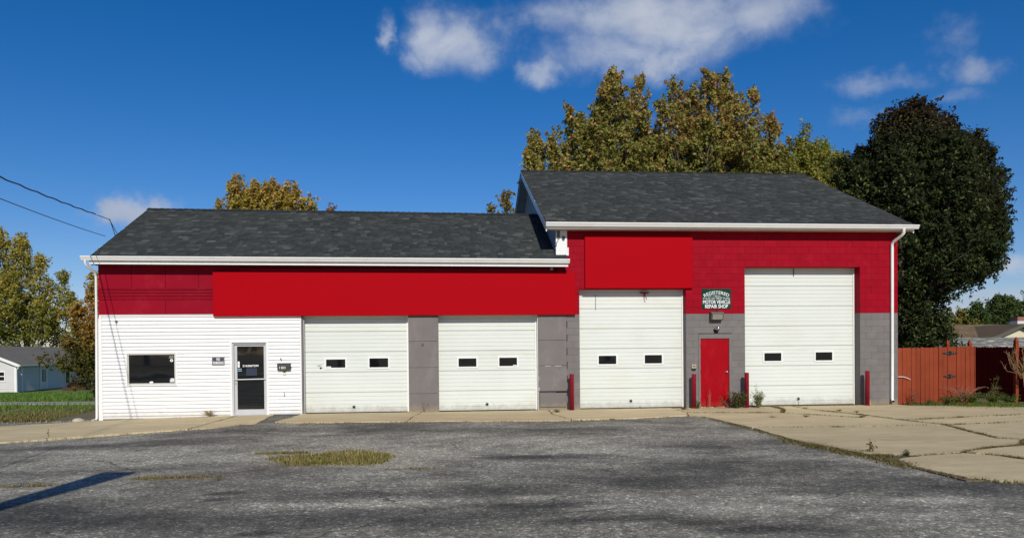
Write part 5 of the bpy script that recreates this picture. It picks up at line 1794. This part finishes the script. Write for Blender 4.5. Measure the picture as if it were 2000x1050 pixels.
# ------------------------------------------------------------------ neighbouring houses
hs1 = thing('house', (-41.8, 56, -1.45), 'low gray-roofed house with a white gable beyond the lawn on the left', 'house')
HX1, HX0, HY0, HY1, HB, HE, HR = -38.15, -45.4, 48.0, 64.0, -1.5, 1.00, 2.52
hm = (HX0 + HX1) / 2
MB().prism([(HX0, HB), (HX1, HB), (HX1, HE), (hm, HR - .12), (HX0, HE)], 'y', HY0, HY0 + .2).build('gable_wall', HWALL, hs1)
nbrd = 22
for i in range(nbrd):
    za = HB + .3 + i * .165
    hw = (HX1 - hm) if za < HE - .1 else (HX1 - hm) * max(0, (HR - .25 - za) / (HR - HE))
    if hw > .2:
        MB().prism([(HY0 - .002, za + .165), (HY0 - .025, za), (HY0 - .002, za)], 'x', hm - hw, hm + hw - .02).build('siding_board', HWALL, hs1)
box('wall', HSHADE, hs1, HX1 - .2, HX1, HY0 + .202, HY1, HB, HE)
box('wall', HSHADE, hs1, HX0, HX0 + .2, HY0 + .202, HY1, HB, HE)
for i in range(14):
    za = HB + .1 + i * .17
    for (ya, yb_) in ((HY0 + .25, HY0 + .75), (HY0 + 4.6, HY0 + 8.3), (HY0 + 9.5, HY1)):
        MB().prism([(HX1 + .001, za + .17), (HX1 + .022, za), (HX1 + .001, za)], 'y', ya, yb_).build('siding_board', HSHADE, hs1)
box('corner_trim', TRIM, hs1, HX1 - .14, HX1 + .03, HY0 - .035, HY0 + .14, HB, HE)
hr = thing_part('roof', hs1)
sl_ = (HR - HE) / (HX1 - hm)
hdk = MB().prism([(HX1 + .4, HE - sl_ * .4), (HX1 + .4, HE - sl_ * .4 + .12), (hm, HR + .12), (HX0 - .4, HE - sl_ * .4 + .12), (HX0 - .4, HE - sl_ * .4), (hm, HR)], 'y', HY0 - .3, HY1 + .3).build('deck', HROOF, hr)
a_ = hdk.data.attributes.new('tint', 'FLOAT', 'POINT')
a_.data.foreach_set('value', np.full(12, .7, dtype=np.float32))
MB().hexa([(HX1 + .40, HY0 - .32, HE - sl_ * .4 - .12), (HX1 + .44, HY0 - .32, HE - sl_ * .4 - .12), (hm + .02, HY0 - .32, HR - .14), (hm, HY0 - .32, HR - .14),
           (HX1 + .40, HY0 - .26, HE - sl_ * .4 + .13), (HX1 + .44, HY0 - .32, HE - sl_ * .4 + .13), (hm + .02, HY0 - .32, HR + .14), (hm, HY0 - .26, HR + .14)]).build('rake_trim', TRIM, hs1)
MB().prism([(HX1 + .42, HE - sl_ * .4 - .04), (HX1 + .53, HE - sl_ * .4 - .02), (HX1 + .53, HE - sl_ * .4 + .10), (HX1 + .42, HE - sl_ * .4 + .10)], 'y', HY0 - .3, HY1 + .3).build('gutter', TRIM, hs1)
MB().tube([(HX1 + .45, HY0 - .2, HE - .2), (HX1 + .2, HY0 - .1, HE - .42), (HX1 + .06, HY0 - .06, HE - .5), (HX1 + .06, HY0 - .06, HB)], .06, 6).build('downspout', TRIM, hs1)
hw_ = thing_part('window', hs1)
frame_ring(-40.6, -39.02, -.55, .38, .1, HY0 - .06, HY0, 'frame', TRIM, hw_)
box('pane', GLASS, hw_, -40.5, -39.12, HY0 - .03, HY0 - .01, -.45, -.12)
box('pane', GLASS, hw_, -40.5, -39.12, HY0 - .03, HY0 - .01, -.04, .28)
box('meeting_rail', TRIM, hw_, -40.5, -39.12, HY0 - .05, HY0 - .005, -.12, -.04)
hd = thing_part('garage_door', hs1)
for i in range(4):
    MB().box(HX1 + .002, HX1 + .035, HY0 + .95, HY0 + 3.55, HB + i * .55 + .01, HB + (i + 1) * .55 - .01).build('door_section', HSHADE, hd)
box('door_casing', TRIM, hd, HX1 + .002, HX1 + .05, HY0 + .8, HY0 + .94, HB, .75)
hdr = thing_part('front_door', hs1)
box('door_leaf', HWALL, hdr, HX1 + .012, HX1 + .04, HY0 + 4.0, HY0 + 4.95, HB + .1, .62)
for q in (4.18, 4.42, 4.66):
    box('pane', GLASS, hdr, HX1 + .041, HX1 + .05, HY0 + q, HY0 + q + .12, -.75, .42)
for q in (3.86, 4.96):
    box('door_casing', TRIM, hdr, HX1 + .012, HX1 + .07, HY0 + q, HY0 + q + .13, HB + .1, .68)
box('door_casing', TRIM, hdr, HX1 + .012, HX1 + .07, HY0 + 3.86, HY0 + 5.09, .68, .78)
hw2 = thing_part('window', hs1)
for q in (8.35, 9.3):
    box('frame', TRIM, hw2, HX1 + .012, HX1 + .06, HY0 + q, HY0 + q + .12, -1.1, .7)
box('pane', GLASS, hw2, HX1 + .012, HX1 + .035, HY0 + 8.47, HY0 + 9.3, -1.05, .65)
for (yq, nm) in ((58.0, 'vent_pipe'), (63.0, 'flue')):
    MB().tube([(hm + .5, yq, HR - .3), (hm + .5, yq, HR + (.45 if nm == 'vent_pipe' else .75))], .07 if nm == 'vent_pipe' else .10, 8).build(nm, BRONZE, hs1)
MB().lathe([(.2, 0), (.24, .06), (.08, .12)], 10, (hm + .5, 63.0, HR + .75)).build('flue_cap', BRONZE, hs1)
pb = thing('planter', (-34.9, 52.0, -1.5), 'dark red bush in a low timber planter on the far lawn', 'planter')
box('planter_box', mat('planter_timber', (.07, .03, .022), .9, .2, 5), pb, -36.0, -33.9, 51.5, 52.5, -1.6, -1.28)
n = 900
u = rng.normal(size=(n, 3))
u /= np.linalg.norm(u, axis=1, keepdims=True)
u[:, 2] = np.abs(u[:, 2])
leaf_mesh('foliage', u * np.array([.85, .5, .62]) * rng.uniform(.6, 1.05, (n, 1)) + np.array([-34.9, 52, -1.28]), u + rng.normal(0, .5, (n, 3)), .16, pick([(.10, .035, .025), (.14, .05, .03), (.06, .05, .02)], n), pb)
weed('ornamental_grass', 'pale ornamental grass clump by the far house window', -36.0, 57.2, 60, 1.1, .6, .03, [(.4, .33, .18)], 2, STRAW, 'grass tuft', droop=.5)

shed = thing('shed', (33.5, 23, 0), 'shed with a weathered pale shingled roof behind the red fence', 'shed')
box('wall', HWALL, shed, 29.9, 42.0, 23.0, 27.5, -.1, 1.75)
sr = thing_part('roof', shed)
roof_slab('deck', 29.7, 42.4, 22.6, 1.68, 1.68, 24.8, 2.34, 2.34, .1, ROOFB, sr)
roof_slab('deck', 29.7, 42.4, 24.8, 2.337, 2.337, 27.9, 1.68, 1.68, .1, ROOFB, sr)
shingles('shingles', 29.7, 42.4, (22.6, 1.685, 1.685), (24.8, 2.345, 2.345), sr, HROOFW, .2, .15, .6, .02)

hs2 = thing('house', (50, 41, 0), 'tan-roofed house with a cream gable and brick chimney behind the red fence', 'house')
box('wall', CREAM, hs2, 44.5, 62, 38.4, 46, -.1, 2.3)
r2 = thing_part('roof', hs2)
roof_slab('deck', 43.0, 62, 37.6, 2.52, 2.52, 42.2, 3.75, 3.75, .12, ROOFB, r2)
roof_slab('deck', 43.0, 62, 42.2, 3.747, 3.747, 46.8, 2.52, 2.52, .12, ROOFB, r2)
shingles('shingles', 43.0, 62, (37.6, 2.525, 2.525), (42.2, 3.755, 3.755), r2, HROOFT, .25, .3, .9, .025)
gb = MB().prism([(44.6, 2.2), (50.6, 2.2), (47.6, 3.42)], 'y', 36.3, 36.5)
gb.build('gable_wall', CREAM, hs2)
hdk = MB().prism([(43.9, 2.12), (44.3, 2.08), (47.6, 3.40), (50.9, 2.08), (51.3, 2.12), (47.6, 3.62)], 'y', 35.9, 42).build('gable_roof', HROOFT, hs2)
a_ = hdk.data.attributes.new('tint', 'FLOAT', 'POINT')
a_.data.foreach_set('value', np.full(12, .2, dtype=np.float32))
MB().prism([(43.88, 2.0), (44.3, 2.0), (47.6, 3.34), (50.9, 2.0), (51.3, 2.0), (47.6, 3.56)], 'y', 35.86, 35.9).build('rake_board', BRONZE, hs2)
chm = thing_part('chimney', hs2)
box('stack', HWALL, chm, 51.6, 52.7, 41.4, 42.4, 3.0, 4.05)
box('crown', BRICKR, chm, 51.65, 52.65, 41.45, 42.35, 4.051, 4.42)


# ------------------------------------------------------------------ cables
def cable(p0, d, t1, r, label, twist=0.):
    p0, d = Vector(p0), Vector(d)
    pts = []
    N = 60
    for i in range(N + 1):
        t = t1 * i / N
        q = p0 + d * t
        q.z -= .0018 * t * (9.0 - t) if t < 9 else 0
        if twist:
            q += Vector((0, 0, twist * math.sin(t * 5.5)))
        pts.append(q)
    m = MB().tube(pts, r, 6)
    return tag(m.build('service_cable', CABLE), label, 'cable', 'overhead service cables')


cable((-10.06, 1.0, 5.78), (.1942, -1, -.0755), 21.0, .016, 'thick twisted black service cable running from the low roof to the upper left', .012)
cable((-9.80, 1.0, 5.15), (.1956, -1, -.0618), 21.0, .009, 'thin black service cable below the thick one at the left of the sky')
sp = thing('service_mast', (-9.75, 1.2, 5.2), 'small black cable bracket on the left slope of the low roof', 'bracket')
MB().tube([(-9.62, 1.35, 5.05), (-9.75, 1.2, 5.66), (-10.04, 1.02, 5.77)], .012, 6).build('bracket_arm', BLACK, sp)
MB().tube([(-9.62, 1.55, 5.15), (-9.80, 1.25, 5.70)], .010, 6).build('bracket_strut', BLACK, sp)
po = thing('utility_pole', (-5.95, -20.15, 0), 'weathered wooden pole at the street end of the service cables', 'pole')
MB().tube([(-5.95, -20.15, -.2), (-5.95, -20.15, 5.2)], [.14, .10], 10).build('shaft', BARKG, po)
box('crossarm', BARKG, po, -6.5, -5.4, -20.06, -19.96, 4.5, 4.6)
lp = thing('shadow_post', (-4.95, -20.0, 0), 'unseen flared post added to cast the shadow across the asphalt', 'shadow caster')  # out-of-view post added and shaped for its shadow on the asphalt
MB().hexa([(-5.14, -20.1, 0), (-4.86, -20.1, 0), (-4.86, -19.9, 0), (-5.14, -19.9, 0), (-5.00, -20.1, 4.6), (-4.70, -20.1, 4.6), (-4.70, -19.9, 4.6), (-5.00, -19.9, 4.6)]).build('shaft', BRONZE, lp)
MB().hexa([(-5.00, -20.1, 4.602), (-4.70, -20.1, 4.602), (-4.70, -19.9, 4.602), (-5.00, -19.9, 4.602), (-4.63, -20.1, 6.5), (-4.09, -20.1, 6.5), (-4.09, -19.9, 6.5), (-4.63, -19.9, 6.5)]).build('head_piece', BRONZE, lp)  # top flared to give the cast shadow its outline; carries no lamp

# across the street, behind the viewpoint (seen only in the window glass)
st = MB().box(-80, 80, -52, -42, -.12, -.04)
tag(st.build('street', ROAD), kind='structure')
Kp = [((0, 0, 3.5), (0, 0, 11), 2.6), ((-2.5, 0, 3), (-3.4, 0, 9), 2.3), ((2.5, 0, 3), (3.4, .2, 9.4), 2.3), ((0, -2.2, 3), (0, -3, 9), 2.3), ((0, 2.2, 3), (0, 3, 8.6), 2.2), ((-4.5, 0, 2.6), (-6, 0, 7), 1.8), ((4.5, 0, 2.6), (6, 0, 7), 1.8)]
k0 = tree('street_tree', 'leafy street tree across the road, mirrored in the shop glass', (-7.5, -56, -.1), .42, Kp, 14000, .34, colmix((.05, .065, .02), (.12, .11, .035), (.2, .13, .04), (3, 11), .15), BARK, 'trees across the road', spread=.6)
for (x, y) in ((-22, -58), (-33, -55), (-46, -60), (8, -60), (22, -57), (38, -60)):
    r = k0.copy()
    COL.objects.link(r)
    r.location = (x, y, -.1)
    for chd in k0.children:
        c = chd.copy()
        COL.objects.link(c)
        c.parent = r
